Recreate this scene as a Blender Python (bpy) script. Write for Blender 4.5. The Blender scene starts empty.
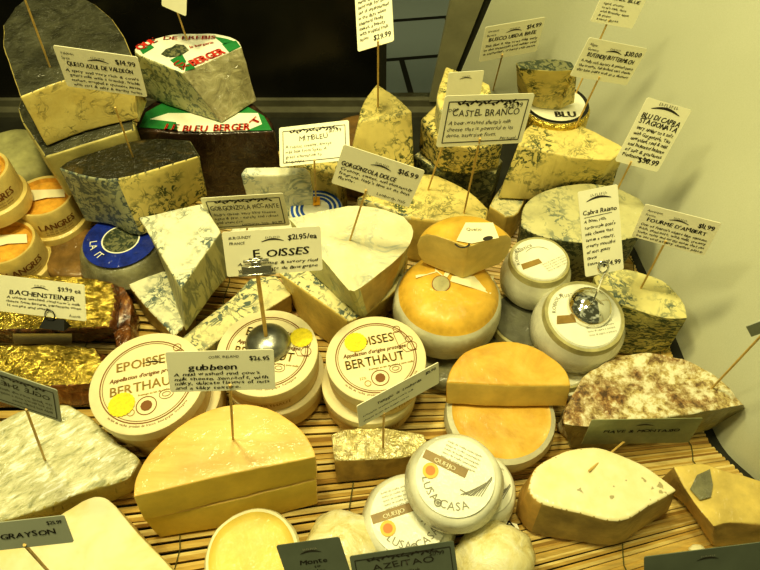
import bpy, bmesh, math, random
from mathutils import Vector, Matrix, noise
import numpy as np
random.seed(7)
sc = bpy.context.scene
COL = sc.collection
# ------------------------------------------------------------------ camera
FPX, PITCH = 640.0, math.radians(52)
CAM = Vector((0, -0.462, 0.671))
cp, sp = math.cos(PITCH), math.sin(PITCH)
FW, RT, UP = Vector((0, cp, -sp)), Vector((1, 0, 0)), Vector((0, sp, cp))
cd = bpy.data.cameras.new('camera'); cam = bpy.data.objects.new('camera', cd); COL.objects.link(cam)
cd.sensor_width = 36; cd.lens = 36 * FPX / 760; cd.clip_start = .01
cam.location = CAM; cam.rotation_euler = (math.pi / 2 - PITCH, 0, 0)
sc.camera = cam
sc.view_settings.view_transform = 'Standard'
sc.view_settings.look = 'Medium High Contrast'; sc.view_settings.exposure = -.28

def ray(x, y): return FW + RT * ((x - 380) / FPX) - UP * ((y - 285) / FPX)
def W(x, y, z):                       # photo measurement -> point at height z
    r = ray(x, y); return CAM + r * ((z - CAM.z) / r.z)
def YP(x, y, Y):
    r = ray(x, y); return CAM + r * ((Y - CAM.y) / r.y)
def PLN(x, y, p0, n):
    r = ray(x, y); return CAM + r * ((p0 - CAM).dot(n) / r.dot(n))
def PROJ(p):
    d = p - CAM; z = d.dot(FW); return (380 + FPX * d.dot(RT) / z, 285 - FPX * d.dot(UP) / z)

# ------------------------------------------------------------------ materials
MATS = {}
class NT:
    def __init__(s, name):
        s.m = bpy.data.materials.new(name); s.m.use_nodes = True
        s.t = s.m.node_tree; s.b = s.t.nodes['Principled BSDF']; MATS[name] = s.m
        s.co = s.t.nodes.new('ShaderNodeTexCoord').outputs['Object']
    def n(s, typ, **kw):
        nd = s.t.nodes.new(typ)
        for k, v in kw.items():
            if k.startswith('i_'):
                nd.inputs[k[2:].replace('_', ' ')].default_value = v
            else: setattr(nd, k, v)
        return nd
    def l(s, a, b): s.t.links.new(a, b)
    def noise(s, scale, detail=4, rough=.6, dist=0, co=None, sx=None):
        nd = s.n('ShaderNodeTexNoise'); nd.inputs['Scale'].default_value = scale
        nd.inputs['Detail'].default_value = detail; nd.inputs['Roughness'].default_value = rough
        nd.inputs['Distortion'].default_value = dist
        c = co or s.co
        if sx:
            mp = s.n('ShaderNodeMapping'); mp.inputs['Scale'].default_value = sx
            if len(sx) > 3: pass
            s.l(c, mp.inputs['Vector']); c = mp.outputs['Vector']
        s.l(c, nd.inputs['Vector']); return nd.outputs['Fac']
    def ramp(s, fac, stops):
        r = s.n('ShaderNodeValToRGB'); e = r.color_ramp.elements
        while len(e) < len(stops): e.new(.5)
        for el, (p, c) in zip(e, stops):
            el.position = p; el.color = (c, c, c, 1) if isinstance(c, (int, float)) else (*c, 1)
        s.l(fac, r.inputs['Fac']); return r.outputs['Color']
    def mix(s, fac, a, b, mode='MIX'):
        m = s.n('ShaderNodeMix', data_type='RGBA', blend_type=mode)
        for sock, v in ((m.inputs[0], fac), (m.inputs[6], a), (m.inputs[7], b)):
            if isinstance(v, tuple): sock.default_value = (*v, 1)
            elif isinstance(v, (int, float)): sock.default_value = v
            else: s.l(v, sock)
        return m.outputs[2]
    def math(s, op, a, b):
        m = s.n('ShaderNodeMath', operation=op)
        for i, v in enumerate((a, b)):
            if isinstance(v, (int, float)): m.inputs[i].default_value = v
            else: s.l(v, m.inputs[i])
        return m.outputs[0]
    def col(s, c):
        if isinstance(c, tuple): s.b.inputs['Base Color'].default_value = (*c, 1)
        else: s.l(c, s.b.inputs['Base Color'])
    def bump(s, h, strength=.3, dist=.001, coat=False):
        b = s.n('ShaderNodeBump'); b.inputs['Strength'].default_value = strength; b.inputs['Distance'].default_value = dist
        s.l(h, b.inputs['Height']); s.l(b.outputs['Normal'], s.b.inputs['Coat Normal' if coat else 'Normal'])
    def film(s, w=.6, scale=90, strength=.5, sx=(1, 1, 1)):
        s.b.inputs['Coat Weight'].default_value = w; s.b.inputs['Coat Roughness'].default_value = .12
        s.bump(s.noise(scale, 3, .6, 1.2, sx=sx), strength, .006, coat=True)

def m_plain(name, c, rough=.55, var=.12, scale=40, bump=.15, film=0, metal=0, fstr=.5, spec=.3):
    k = NT(name)
    f = k.noise(scale, 4)
    dk = tuple(x * (1 - var * 2) for x in c); lt = tuple(min(1, x * (1 + var)) for x in c)
    k.col(k.ramp(f, [(.3, dk), (.7, lt)]))
    k.b.inputs['Roughness'].default_value = rough; k.b.inputs['Metallic'].default_value = metal
    k.b.inputs['Specular IOR Level'].default_value = spec
    if bump: k.bump(k.noise(scale * 5, 3), bump, .001)
    if film: k.film(film, strength=fstr)
    return k.m

def m_blue(name, base, vein=(.09, .13, .10), scale=75, thr=.56, soft=.05, mask=.45, base2=None, film=0, tint=.0, sx=(1, 1, 1), fstr=.5):
    k = NT(name)
    base2 = base2 or tuple(x * .8 for x in base)
    b = k.ramp(k.noise(28, 3), [(.3, base2), (.65, base)])
    v = k.noise(scale * 1.9, 3, .55, .5, sx=sx)
    rg = k.noise(scale * .62, 4, .6, .8, sx=sx)
    edge = k.ramp(k.math('ABSOLUTE', k.math('SUBTRACT', rg, .5), 0), [(.008, 1.0), (.040, 0.0)])
    mk = k.ramp(k.noise(21, 3, .6), [(mask - .06, 0.0), (mask + .10, 1.0)])
    a = k.ramp(v, [(thr + .015, 0.0), (thr + .015 + soft, 1.0)])
    f = k.math('MULTIPLY', k.math('MAXIMUM', a, edge), mk)
    f = k.math('MULTIPLY', f, .97)
    halo = k.math('MULTIPLY', k.ramp(k.noise(scale * .8, 3), [(.42, 0.0), (.62, .36 + tint)]), mk)
    greenish = tuple(x * .62 + y * .38 for x, y in zip(base, vein))
    k.col(k.mix(f, k.mix(halo, b, greenish), vein))
    k.b.inputs['Roughness'].default_value = .5
    k.b.inputs['Specular IOR Level'].default_value = .35
    k.bump(k.math('SUBTRACT', k.noise(150, 4), f), .35, .0012)
    if film: k.film(film, strength=fstr)
    return k.m

# cheese pastes
m_blue('pale_blue', (.86, .79, .42), (.09, .13, .11), 62, 0.525, .05, 0.43)
m_blue('white_blue', (.88, .86, .60), (.09, .13, .125), 58, 0.515, .05, 0.45)
m_blue('white_light', (.90, .88, .66), (.30, .36, .34), 48, 0.56, .06, 0.48)
m_blue('yellow_blue', (.82, .68, .24), (.06, .085, .035), 80, 0.535, .04, 0.47)
m_blue('dense_blue', (.76, .62, .22), (.045, .065, .035), 85, 0.5, .05, 0.36)
m_blue('shaded_blue', (.44, .45, .28), (.09, .12, .12), 75, .50, .06, .3, film=.4)  # blue paste with the shadow on the left cut face put into its colour
m_blue('fourme_blue', (.80, .72, .32), (.10, .14, .11), 60, .53, .05, .44)
m_blue('fourme_front', (.70, .62, .22), (.07, .10, .05), 95, .50, .05, .34, sx=(.6, .6, 1.6))
m_blue('side_blue', (.56, .53, .27), (.24, .25, .15), 42, .52, .10, .36, sx=(1.2, 1.2, .25))
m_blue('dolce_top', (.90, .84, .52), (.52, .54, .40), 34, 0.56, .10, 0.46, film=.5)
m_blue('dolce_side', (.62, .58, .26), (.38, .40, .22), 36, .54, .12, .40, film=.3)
m_blue('wrap_blue', (.66, .62, .33), (.19, .22, .16), 56, .54, .05, .49, film=.35)
m_blue('valdeon_face', (.76, .63, .22), (.16, .14, .05), 62, .60, .03, .56, film=.5, base2=(.66, .51, .14))
m_blue('dark_rind_blue', (.22, .22, .11), (.035, .05, .03), 80, .48, .06, .2, film=.25)
m_blue('berg_cut', (.62, .62, .34), (.16, .20, .14), 70, .52, .08, .35)

k = NT('leaf_rind'); f = k.noise(30, 5, .65, 1.5)
k.col(k.ramp(f, [(.3, (.006, .007, .003)), (.55, (.022, .020, .008)), (.72, (.12, .08, .02)), (.82, (.03, .03, .018))]))
k.b.inputs['Roughness'].default_value = .3; k.bump(f, .8, .004); k.film(1, 120, 1.0); k.b.inputs['Specular IOR Level'].default_value = .1; k.b.inputs['Coat Roughness'].default_value = .16
k = NT('grey_film_rind'); f = k.noise(26, 5, .65, 1.2)
k.col(k.ramp(f, [(.3, (.03, .03, .018)), (.6, (.09, .09, .055)), (.8, (.17, .165, .10))]))
k.b.inputs['Roughness'].default_value = .3; k.bump(f, .4, .003); k.film(.8, 120, 1.0); k.b.inputs['Specular IOR Level'].default_value = .1; k.b.inputs['Coat Roughness'].default_value = .16
k = NT('brown_foil'); f = k.noise(22, 5, .65, 1.5)
k.col(k.ramp(f, [(.3, (.018, .010, .006)), (.6, (.055, .028, .014)), (.75, (.11, .05, .025))]))
k.b.inputs['Roughness'].default_value = .3; k.bump(f, .5, .004); k.film(1, 60, .8)
k = NT('silver_foil'); f = k.noise(45, 5, .65, 1.5)
k.col(k.ramp(f, [(.3, (.22, .20, .10)), (.55, (.46, .42, .24)), (.66, (.62, .58, .38)), (.75, (.42, .24, .10))]))
k.b.inputs['Roughness'].default_value = .35; k.b.inputs['Metallic'].default_value = .3; k.bump(f, .6, .003); k.film(.8, 90, .9)
k = NT('gold_foil'); f = k.noise(70, 4, .6, 2.0)
k.col(k.ramp(f, [(.3, (.36, .25, .03)), (.6, (.85, .66, .15))]))
k.b.inputs['Metallic'].default_value = .9; k.b.inputs['Roughness'].default_value = .22; k.bump(f, .9, .006)
k = NT('gold_foil_pale'); f = k.noise(85, 4, .6, 2.0)
k.col(k.ramp(f, [(.3, (.55, .45, .16)), (.6, (.90, .80, .42))]))
k.b.inputs['Metallic'].default_value = .6; k.b.inputs['Roughness'].default_value = .3; k.bump(f, .9, .005); k.film(.6, 60, .7)
k = NT('amber_cellophane'); f = k.noise(40, 4, .6, 2.0)
k.col(k.ramp(f, [(.35, (.06, .02, .006)), (.6, (.24, .09, .02)), (.75, (.50, .26, .06))]))
k.b.inputs['Roughness'].default_value = .2; k.bump(f, .8, .005); k.film(1, 50, .8)
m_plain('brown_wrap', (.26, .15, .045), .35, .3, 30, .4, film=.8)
m_plain('tan_rind', (.52, .38, .13), .55, .2, 30, .4)
m_plain('brick_side', (.38, .25, .06), .5, .25, 40, .4, film=.3)
m_plain('orange_rind', (.78, .48, .065), .45, .16, 26, .35, film=.35, fstr=.35)
m_plain('gold_paste', (.72, .53, .14), .5, .08, 60, .2)
m_plain('pale_gold_paste', (.78, .62, .22), .5, .07, 60, .2)
k = NT('gubbeen_rind'); f = k.noise(14, 5, .7, .4, sx=(1, 5, 1)); f2 = k.noise(9, 3)
k.col(k.mix(k.ramp(f2, [(.4, 0.0), (.65, .85)]), k.ramp(f, [(.3, (.74, .43, .09)), (.7, (.88, .62, .18))]), (.86, .66, .25)))
k.b.inputs['Roughness'].default_value = .5; k.bump(k.noise(120, 4), .3, .001); k.film(.25, 60, .3)
m_plain('gubbeen_paste', (.72, .54, .10), .45, .06, 50, .2)
k = NT('half_rind'); f = k.noise(18, 5, .65, .5)
k.col(k.ramp(f, [(.3, (.56, .30, .035)), (.5, (.74, .46, .07)), (.72, (.82, .59, .15))]))
k.b.inputs['Roughness'].default_value = .45; k.bump(k.noise(170, 4), .35, .001); k.film(.3, 50, .3)
m_plain('white_paper', (.66, .64, .46), .5, .10, 35, .4, film=.5, fstr=.6)
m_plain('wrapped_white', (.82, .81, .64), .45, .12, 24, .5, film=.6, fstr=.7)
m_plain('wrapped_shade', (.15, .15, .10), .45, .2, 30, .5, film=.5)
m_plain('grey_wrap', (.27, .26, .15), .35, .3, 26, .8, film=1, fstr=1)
m_plain('olive_rim', (.46, .42, .20), .5, .15, 60, .3)
m_plain('pale_wheel_rind', (.50, .48, .22), .6, .25, 22, .4)
k = NT('mottled_rind'); f = k.noise(95, 5, .7, .25); f2 = k.noise(20, 4, .6, .3)
a = k.ramp(f, [(.40, (.09, .045, .015)), (.50, (.30, .16, .05)), (.56, (.50, .34, .14)), (.64, (.80, .76, .55))])
b = k.ramp(f, [(.36, (.20, .12, .04)), (.46, (.58, .45, .18)), (.56, (.84, .80, .56))])
k.col(k.mix(k.ramp(f2, [(.42, 0.0), (.58, 1.0)]), b, a)); k.b.inputs['Roughness'].default_value = .6
k.bump(f, .8, .005); k.film(.3, 80, .5)
m_plain('mottled_cut', (.34, .30, .12), .45, .2, 40, .3, film=.5)
k = NT('white_paste'); f = k.noise(55, 3); v = k.noise(95, 2, .5)
k.col(k.mix(k.ramp(v, [(.67, 0.0), (.70, .7)]), k.ramp(f, [(.3, (.86, .76, .40)), (.7, (.92, .86, .58))]), (.25, .20, .08)))
k.b.inputs['Roughness'].default_value = .4; k.film(.35, 60, .25, sx=(4, .5, 1))
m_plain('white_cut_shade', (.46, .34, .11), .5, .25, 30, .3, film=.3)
m_plain('buff_rind', (.70, .45, .13), .5, .2, 26, .3, film=.3)
k = NT('brie_rind'); f = k.noise(17, 4, .6, .4)
k.col(k.ramp(f, [(.36, (.82, .66, .28)), (.5, (.84, .77, .48)), (.66, (.86, .81, .56))])); k.b.inputs['Roughness'].default_value = .55; k.bump(k.noise(90, 4), .25, .001)
m_plain('brie_side', (.86, .74, .32), .5, .1, 30, .25)
k = NT('creased_film'); mp = k.n('ShaderNodeMapping'); mp.inputs['Rotation'].default_value = (0, 0, .9); k.l(k.co, mp.inputs['Vector']); f = k.noise(40, 4, .65, .6, co=mp.outputs['Vector'], sx=(3.2, .7, 1)); f2 = k.noise(55, 4, .7, .5, co=mp.outputs['Vector'], sx=(2.6, .8, 1))
k.col(k.ramp(f2, [(.34, (.34, .34, .18)), (.45, (.62, .59, .34)), (.56, (.76, .73, .48)), (.61, (.95, .95, .84))]))  # the whitest streaks are film glints painted into the colour
k.b.inputs['Roughness'].default_value = .35; k.bump(f, .7, .005); k.film(.9, 70, .9, sx=(2.5, .6, 1))
m_plain('straw_side', (.58, .50, .18), .5, .12, 30, .3, film=.3)
m_plain('spoon_cheese', (.88, .66, .14), .42, .06, 40, .3, film=.3)
m_plain('white_rim', (.86, .80, .50), .5, .08, 40, .3)
k = NT('lump_white'); f = k.noise(40, 5, .65, .8)
k.col(k.ramp(f, [(.34, (.66, .54, .20)), (.5, (.82, .74, .40)), (.66, (.90, .86, .64))])); k.b.inputs['Roughness'].default_value = .4; k.bump(f, .7, .004); k.film(.7, 80, .8)
m_plain('rind_yellow', (.76, .58, .17), .5, .16, 28, .3, film=.45)
m_plain('box_cream', (.86, .77, .47), .5, .04, 60, .1)
k = NT('box_side'); f = k.noise(30, 4, .6, .3, sx=(1, 1, .15))
k.col(k.ramp(f, [(.3, (.62, .46, .17)), (.7, (.80, .66, .32))])); k.b.inputs['Roughness'].default_value = .5
k.bump(k.noise(80, 3), .15, .001)
m_plain('label_cream', (.90, .83, .55), .45, .02, 60, 0)
m_plain('label_white', (.88, .87, .70), .4, .03, 60, 0, film=.3, fstr=.3)
m_plain('seal_yellow', (.90, .74, .03), .35, .10, 260, .5)
m_plain('seal_orange', (.86, .20, .01), .4, .04, 60, 0)
m_plain('seal_ring', (.90, .52, .04), .4, .04, 60, 0)
m_plain('langres_paste', (.80, .42, .06), .4, .2, 60, .5, film=.3)
m_plain('langres_box', (.74, .58, .20), .45, .12, 40, .2, film=.4)
m_plain('ink_black', (.035, .03, .02), .6, 0.05, 40, 0)
m_plain('ink_blue', (.02, .03, .10), .6, 0.05, 40, 0)
m_plain('ink_grey', (.30, .29, .22), .6, 0.05, 40, 0)
m_plain('ink_brown', (.24, .10, .025), .6, 0.05, 40, 0)
m_plain('ink_red', (.62, .04, .02), .5, 0.05, 40, 0)
m_plain('ink_tan', (.46, .30, .08), .5, 0.1, 40, 0)
m_plain('band_brown', (.34, .22, .06), .4, .2, 40, 0)
m_plain('label_green', (.03, .24, .06), .4, .1, 40, 0, film=.5)
m_plain('label_blue', (.012, .035, .34), .4, .25, 60, .2, film=.7)
m_plain('stripe_blue', (.03, .10, .42), .4, .05, 60, 0)
m_plain('label_black', (.012, .012, .010), .4, .05, 60, 0)
m_plain('orange_tag', (.90, .45, .03), .4, .05, 60, 0)
m_plain('card_cream', (.88, .85, .62), .45, .02, 30, 0)
m_plain('card_grey_backlit', (.36, .38, .29), .45, .05, 30, 0)  # cream card seen against the light, its shade put into the colour
m_plain('card_dark_backlit', (.13, .15, .11), .4, .08, 30, 0)  # darker backlit card: shade on the near side painted in
m_plain('card_film', (.27, .29, .15), .3, .15, 30, 0, film=.6, fstr=.15)
m_plain('skewer_wood', (.72, .50, .16), .5, .12, 80, 0)
m_plain('steel', (.62, .60, .52), .22, .05, 40, 0, metal=1)
m_plain('chrome', (.82, .81, .74), .08, .02, 40, 0, metal=1)
m_plain('dull_steel', (.34, .34, .28), .3, .15, 60, .1, metal=.9)
m_plain('black_enamel', (.015, .015, .013), .3, .05, 40, 0)
# bamboo: each stick its own shade
k = NT('bamboo'); g = k.n('ShaderNodeNewGeometry')
nz = k.noise(12, 4, .6, .5, sx=(1, 8, 1))
c1 = k.ramp(g.outputs['Random Per Island'], [(0, (.34, .18, .04)), (.15, (.62, .41, .10)), (.5, (.84, .62, .20)), (1, (.95, .80, .36))])
k.col(k.mix(.8, c1, k.ramp(nz, [(.3, (.45, .38, .30)), (.65, (1, 1, 1))]), 'MULTIPLY'))
k.b.inputs['Roughness'].default_value = .38
m_plain('mat_cord', (.10, .10, .03), .8, .2, 60, 0)
# setting
k = NT('liner_white'); f = k.noise(4, 3); f2 = k.noise(700, 2)
k.col(k.mix(k.ramp(f2, [(.3, 0.0), (.7, .25)]), k.ramp(f, [(.3, (.57, .58, .44)), (.7, (.64, .65, .50))]), (.42, .45, .26)))
k.b.inputs['Roughness'].default_value = .6
m_plain('deck_dark', (.030, .030, .020), .5, .2, 20, .2)
k = NT('dark_glass'); f = k.noise(5, 3)
k.col(k.ramp(f, [(.4, (.008, .008, .005)), (.7, (.022, .021, .013))])); k.b.inputs['Roughness'].default_value = .18
k.b.inputs['Specular IOR Level'].default_value = .35
m_plain('frame_olive', (.26, .25, .15), .45, .1, 20, .1)
m_plain('frame_dark', (.03, .03, .02), .45, .1, 20, .1)
m_plain('sill_metal', (.17, .165, .11), .35, .15, 20, .1, metal=.3)
k = NT('tile_dark'); br = k.n('ShaderNodeTexBrick'); br.offset = 0.5
k.l(k.co, br.inputs['Vector'])
br.inputs['Color1'].default_value = (.40, .45, .48, 1); br.inputs['Color2'].default_value = (.32, .37, .41, 1)
br.inputs['Mortar'].default_value = (.008, .008, .008, 1); br.inputs['Scale'].default_value = 1.0
br.inputs['Mortar Size'].default_value = .008; br.inputs['Brick Width'].default_value = .34; br.inputs['Row Height'].default_value = .2
k.col(br.outputs['Color']); k.b.inputs['Roughness'].default_value = .4
k = NT('pane_clear'); k.b.inputs['Transmission Weight'].default_value = 1; k.b.inputs['IOR'].default_value = 1.02
k.b.inputs['Roughness'].default_value = 0; k.col((.9, .93, .92))

# ------------------------------------------------------------------ object helpers
WLOC = {}
def obj(name, bm, mats, parent=None, label=None, cat=None, group=None, kind=None, origin=None, smooth=40):
    me = bpy.data.meshes.new(name)
    if isinstance(mats, str): mats = [mats]
    if origin is None:
        if parent is not None: origin = WLOC[parent.name]
        else:
            vs = [v.co for v in bm.verts]
            origin = Vector((sum(v.x for v in vs) / len(vs), sum(v.y for v in vs) / len(vs), min(v.z for v in vs)))
    for v in bm.verts: v.co -= origin
    for f in bm.faces: f.smooth = True
    bm.to_mesh(me); bm.free()
    for m in mats: me.materials.append(MATS[m])
    if smooth: me.set_sharp_from_angle(angle=math.radians(smooth))
    o = bpy.data.objects.new(name, me); COL.objects.link(o)
    WLOC[o.name] = Vector(origin)
    if parent is not None:
        o.parent = parent; o.location = Vector(origin) - WLOC[parent.name]
    else: o.location = origin
    tag(o, label, cat, group, kind)
    return o
def tag(o, label=None, cat=None, group=None, kind=None):
    for k_, v in (('label', label), ('category', cat), ('group', group), ('kind', kind)):
        if v: o[k_] = v
def empty(name, loc, label, cat, group=None):
    o = bpy.data.objects.new(name, None); COL.objects.link(o); o.location = loc; o.empty_display_size = .02
    WLOC[o.name] = Vector(loc); tag(o, label, cat, group); return o

def finish(bm, bev, seg, cell, amp, seed=0):
    bmesh.ops.recalc_face_normals(bm, faces=bm.faces[:])
    if bev:
        bmesh.ops.bevel(bm, geom=bm.edges[:], offset=bev, segments=seg, affect='EDGES', profile=.6, clamp_overlap=True, material=-1)
    if cell:
        for _ in range(4):
            bmesh.ops.triangulate(bm, faces=[f for f in bm.faces if len(f.verts) > 3])
            es = [e for e in bm.edges if e.calc_length() > cell]
            if not es: break
            bmesh.ops.subdivide_edges(bm, edges=es, cuts=1)
        bmesh.ops.triangulate(bm, faces=[f for f in bm.faces if len(f.verts) > 3])
    if amp:
        bm.normal_update()
        ds = []
        for v in bm.verts:
            p = v.co * 38 + Vector((seed, seed * .7, 0)); q = v.co * 110
            ds.append(v.normal * (amp * (noise.noise(p) + .45 * noise.noise(q))))
        for v, d in zip(bm.verts, ds): v.co += d

def loop3(pts, z): return [W(p[0], p[1], p[2] if len(p) > 2 else z) for p in pts]
SEED = [0]
def prism(name, label, cat, top, z, mats, sm=1, bot=None, zb=.009, bev=.004, amp=.0008, cell=.012, inset=1.0, parent=None, group=None, tm=0, bmi=None):
    """cheese solid: top outline at height z, sides straight down (or to the given foot points)"""
    t3 = loop3(top, z); n = len(t3)
    c = sum(t3, Vector()) / n
    b3 = []
    for i, v in enumerate(t3):
        b = bot[i] if bot and i < len(bot) else None
        if b is None: b3.append(Vector((c.x + (v.x - c.x) * inset, c.y + (v.y - c.y) * inset, zb)))
        else: b3.append(W(b[0], b[1], b[2] if len(b) > 2 else zb))
    smv = []
    for i in range(n):
        u = t3[i] - t3[i - 1]; w = t3[(i + 1) % n] - t3[i]; u.z = w.z = 0
        smv.append(u.length > 1e-5 and w.length > 1e-5 and u.angle(w) < math.radians(42))
    sl = [sm if isinstance(sm, int) else sm[i % len(sm)] for i in range(n)]
    def refine(L):
        out = []
        for i in range(n):
            p1, p2 = L[i], L[(i + 1) % n]; out.append(p1)
            if not (smv[i] or smv[(i + 1) % n]): continue
            p0 = L[i - 1] if smv[i] else p1 + (p1 - p2); p3 = L[(i + 2) % n] if smv[(i + 1) % n] else p2 + (p2 - p1)
            for t in (1 / 3, 2 / 3):
                out.append(.5 * ((2 * p1) + (p2 - p0) * t + (2 * p0 - 5 * p1 + 4 * p2 - p3) * t * t + (3 * p1 - p0 - 3 * p2 + p3) * t ** 3))
        return out
    s2 = []
    for i in range(n): s2 += [sl[i]] * (3 if (smv[i] or smv[(i + 1) % n]) else 1)
    t3, b3, sm = refine(t3), refine(b3), s2; n = len(t3)
    bm = bmesh.new()
    tv = [bm.verts.new(v) for v in t3]; bv = [bm.verts.new(v) for v in b3]
    f = bm.faces.new(tv); f.material_index = tm
    f = bm.faces.new(bv[::-1]); f.material_index = (sm if isinstance(sm, int) else sm[0]) if bmi is None else bmi
    for i in range(n):
        j = (i + 1) % n
        f = bm.faces.new((tv[i], bv[i], bv[j], tv[j])); f.material_index = sm if isinstance(sm, int) else sm[i % len(sm)]
    SEED[0] += 3.7
    finish(bm, bev, 3, cell, amp, SEED[0])
    return obj(name, bm, mats, parent, label, cat, group)

class Frame:
    def __init__(s, c, n=(0, 0, 1), roll=0):
        s.c = Vector(c); s.n = Vector(n).normalized()
        x = Vector((math.cos(roll), math.sin(roll), 0)); s.x = (x - s.n * x.dot(s.n)).normalized(); s.y = s.n.cross(s.x)
    def __call__(s, u, v, w=0): return s.c + s.x * u + s.y * v + s.n * w

def lathe_bm(bm, F, prof, segs=40, a0=0, a1=360, cutm=0, wob=0):
    """prof: (r, z, mat) from top centre outwards and down to bottom centre, in F's frame (z along its normal)"""
    full = abs(a1 - a0) >= 359.9
    na = segs if full else segs + 1
    rings = []
    for (r, z, m) in prof:
        if r < 1e-6: rings.append([bm.verts.new(F(0, 0, z))])
        else:
            rg = []
            for i in range(na):
                a = math.radians(a0 + (a1 - a0) * i / segs)
                rr = r * (1 + wob * noise.noise(Vector((math.cos(a) * 1.5, math.sin(a) * 1.5, z * 20 + F.c.x * 31))))
                rg.append(bm.verts.new(F(rr * math.cos(a), rr * math.sin(a), z)))
            rings.append(rg)
    for k_ in range(len(rings) - 1):
        A, B, m = rings[k_], rings[k_ + 1], prof[k_][2]
        if len(A) == 1 and len(B) == 1: continue
        for i in range(segs):
            j = (i + 1) % na
            if len(A) == 1: f = bm.faces.new((A[0], B[i], B[j]))
            elif len(B) == 1: f = bm.faces.new((A[i], B[0], A[j]))
            else: f = bm.faces.new((A[i], B[i], B[j], A[j]))
            f.material_index = m
    if not full:
        for i in (0, na - 1):
            lp = [r[0] if len(r) == 1 else r[i] for r in rings]
            f = bm.faces.new(lp if i == 0 else lp[::-1]); f.material_index = cutm

def rounded(r, h, b=.006, mt=0, ms=0, mb=0, bulge=0, taper=0, dome=0, seg=4):
    """profile of a wheel of radius r and height h, foot at z=0"""
    p = [(0, h + dome, mt), (r * .5, h + dome * .8, mt), (r - b, h + dome * .15, mt)]
    for i in range(1, seg + 1):
        a = math.pi / 2 * i / seg; p.append((r - b + b * math.sin(a), h - b + b * math.cos(a), ms))
    p.append((r + bulge + taper * .5, h * .5, ms))
    rb = r + taper
    for i in range(seg + 1):
        a = math.pi / 2 * i / seg; p.append((rb - b + b * math.cos(a), b - b * math.sin(a), mb if i == seg else ms))
    p.append((0, 0, mb)); return p

def wheel(name, label, cat, F, prof, mats, amp=.0006, segs=44, a0=0, a1=360, cutm=0, group=None, parent=None, wob=0, cell=None):
    bm = bmesh.new(); lathe_bm(bm, F, prof, segs, a0, a1, cutm, wob)
    bmesh.ops.recalc_face_normals(bm, faces=bm.faces[:])
    SEED[0] += 2.3
    finish(bm, 0, 0, cell, amp, SEED[0])
    return obj(name, bm, mats, parent, label, cat, group)

def tube_bm(bm, pts, r, n=8, cap=True):
    pts = [Vector(p) for p in pts]; prev = None; rings = []
    for i, p in enumerate(pts):
        d = (pts[min(i + 1, len(pts) - 1)] - pts[max(i - 1, 0)]).normalized()
        a = prev if prev is not None else (Vector((0, 0, 1)) if abs(d.z) < .9 else Vector((1, 0, 0)))
        u = (a - d * a.dot(d)).normalized(); prev = u; w = d.cross(u)
        rr = r[i] if isinstance(r, (list, tuple)) else r
        rings.append([bm.verts.new(p + (u * math.cos(2 * math.pi * k_ / n) + w * math.sin(2 * math.pi * k_ / n)) * rr) for k_ in range(n)])
    for A, B in zip(rings, rings[1:]):
        for k_ in range(n): bm.faces.new((A[k_], A[(k_ + 1) % n], B[(k_ + 1) % n], B[k_]))
    if cap: bm.faces.new(rings[0][::-1]); bm.faces.new(rings[-1])

# ------------------------------------------------------------------ lettering
GL = {}
_dg = None
def glyph(ch):
    if ch in GL: return GL[ch]
    cu = bpy.data.curves.new('glyph', 'FONT'); cu.body = ch; cu.size = 1; cu.resolution_u = 2
    o = bpy.data.objects.new('glyph', cu); COL.objects.link(o)
    dg = bpy.context.evaluated_depsgraph_get(); dg.update()
    me = bpy.data.meshes.new_from_object(o.evaluated_get(dg))
    vs = [(v.co.x, v.co.y) for v in me.vertices]; fs = [tuple(p.vertices) for p in me.polygons]
    bpy.data.objects.remove(o); bpy.data.meshes.remove(me); bpy.data.curves.remove(cu)
    if vs:
        x0 = min(v[0] for v in vs); x1 = max(v[0] for v in vs)
        vs = [(x - x0, y) for x, y in vs]; w = x1 - x0
    else: w = .25
    GL[ch] = (vs, fs, w); return GL[ch]
def text_width(s, size, gap=.09): return sum((glyph(c)[2] + gap) for c in s) * size
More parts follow.
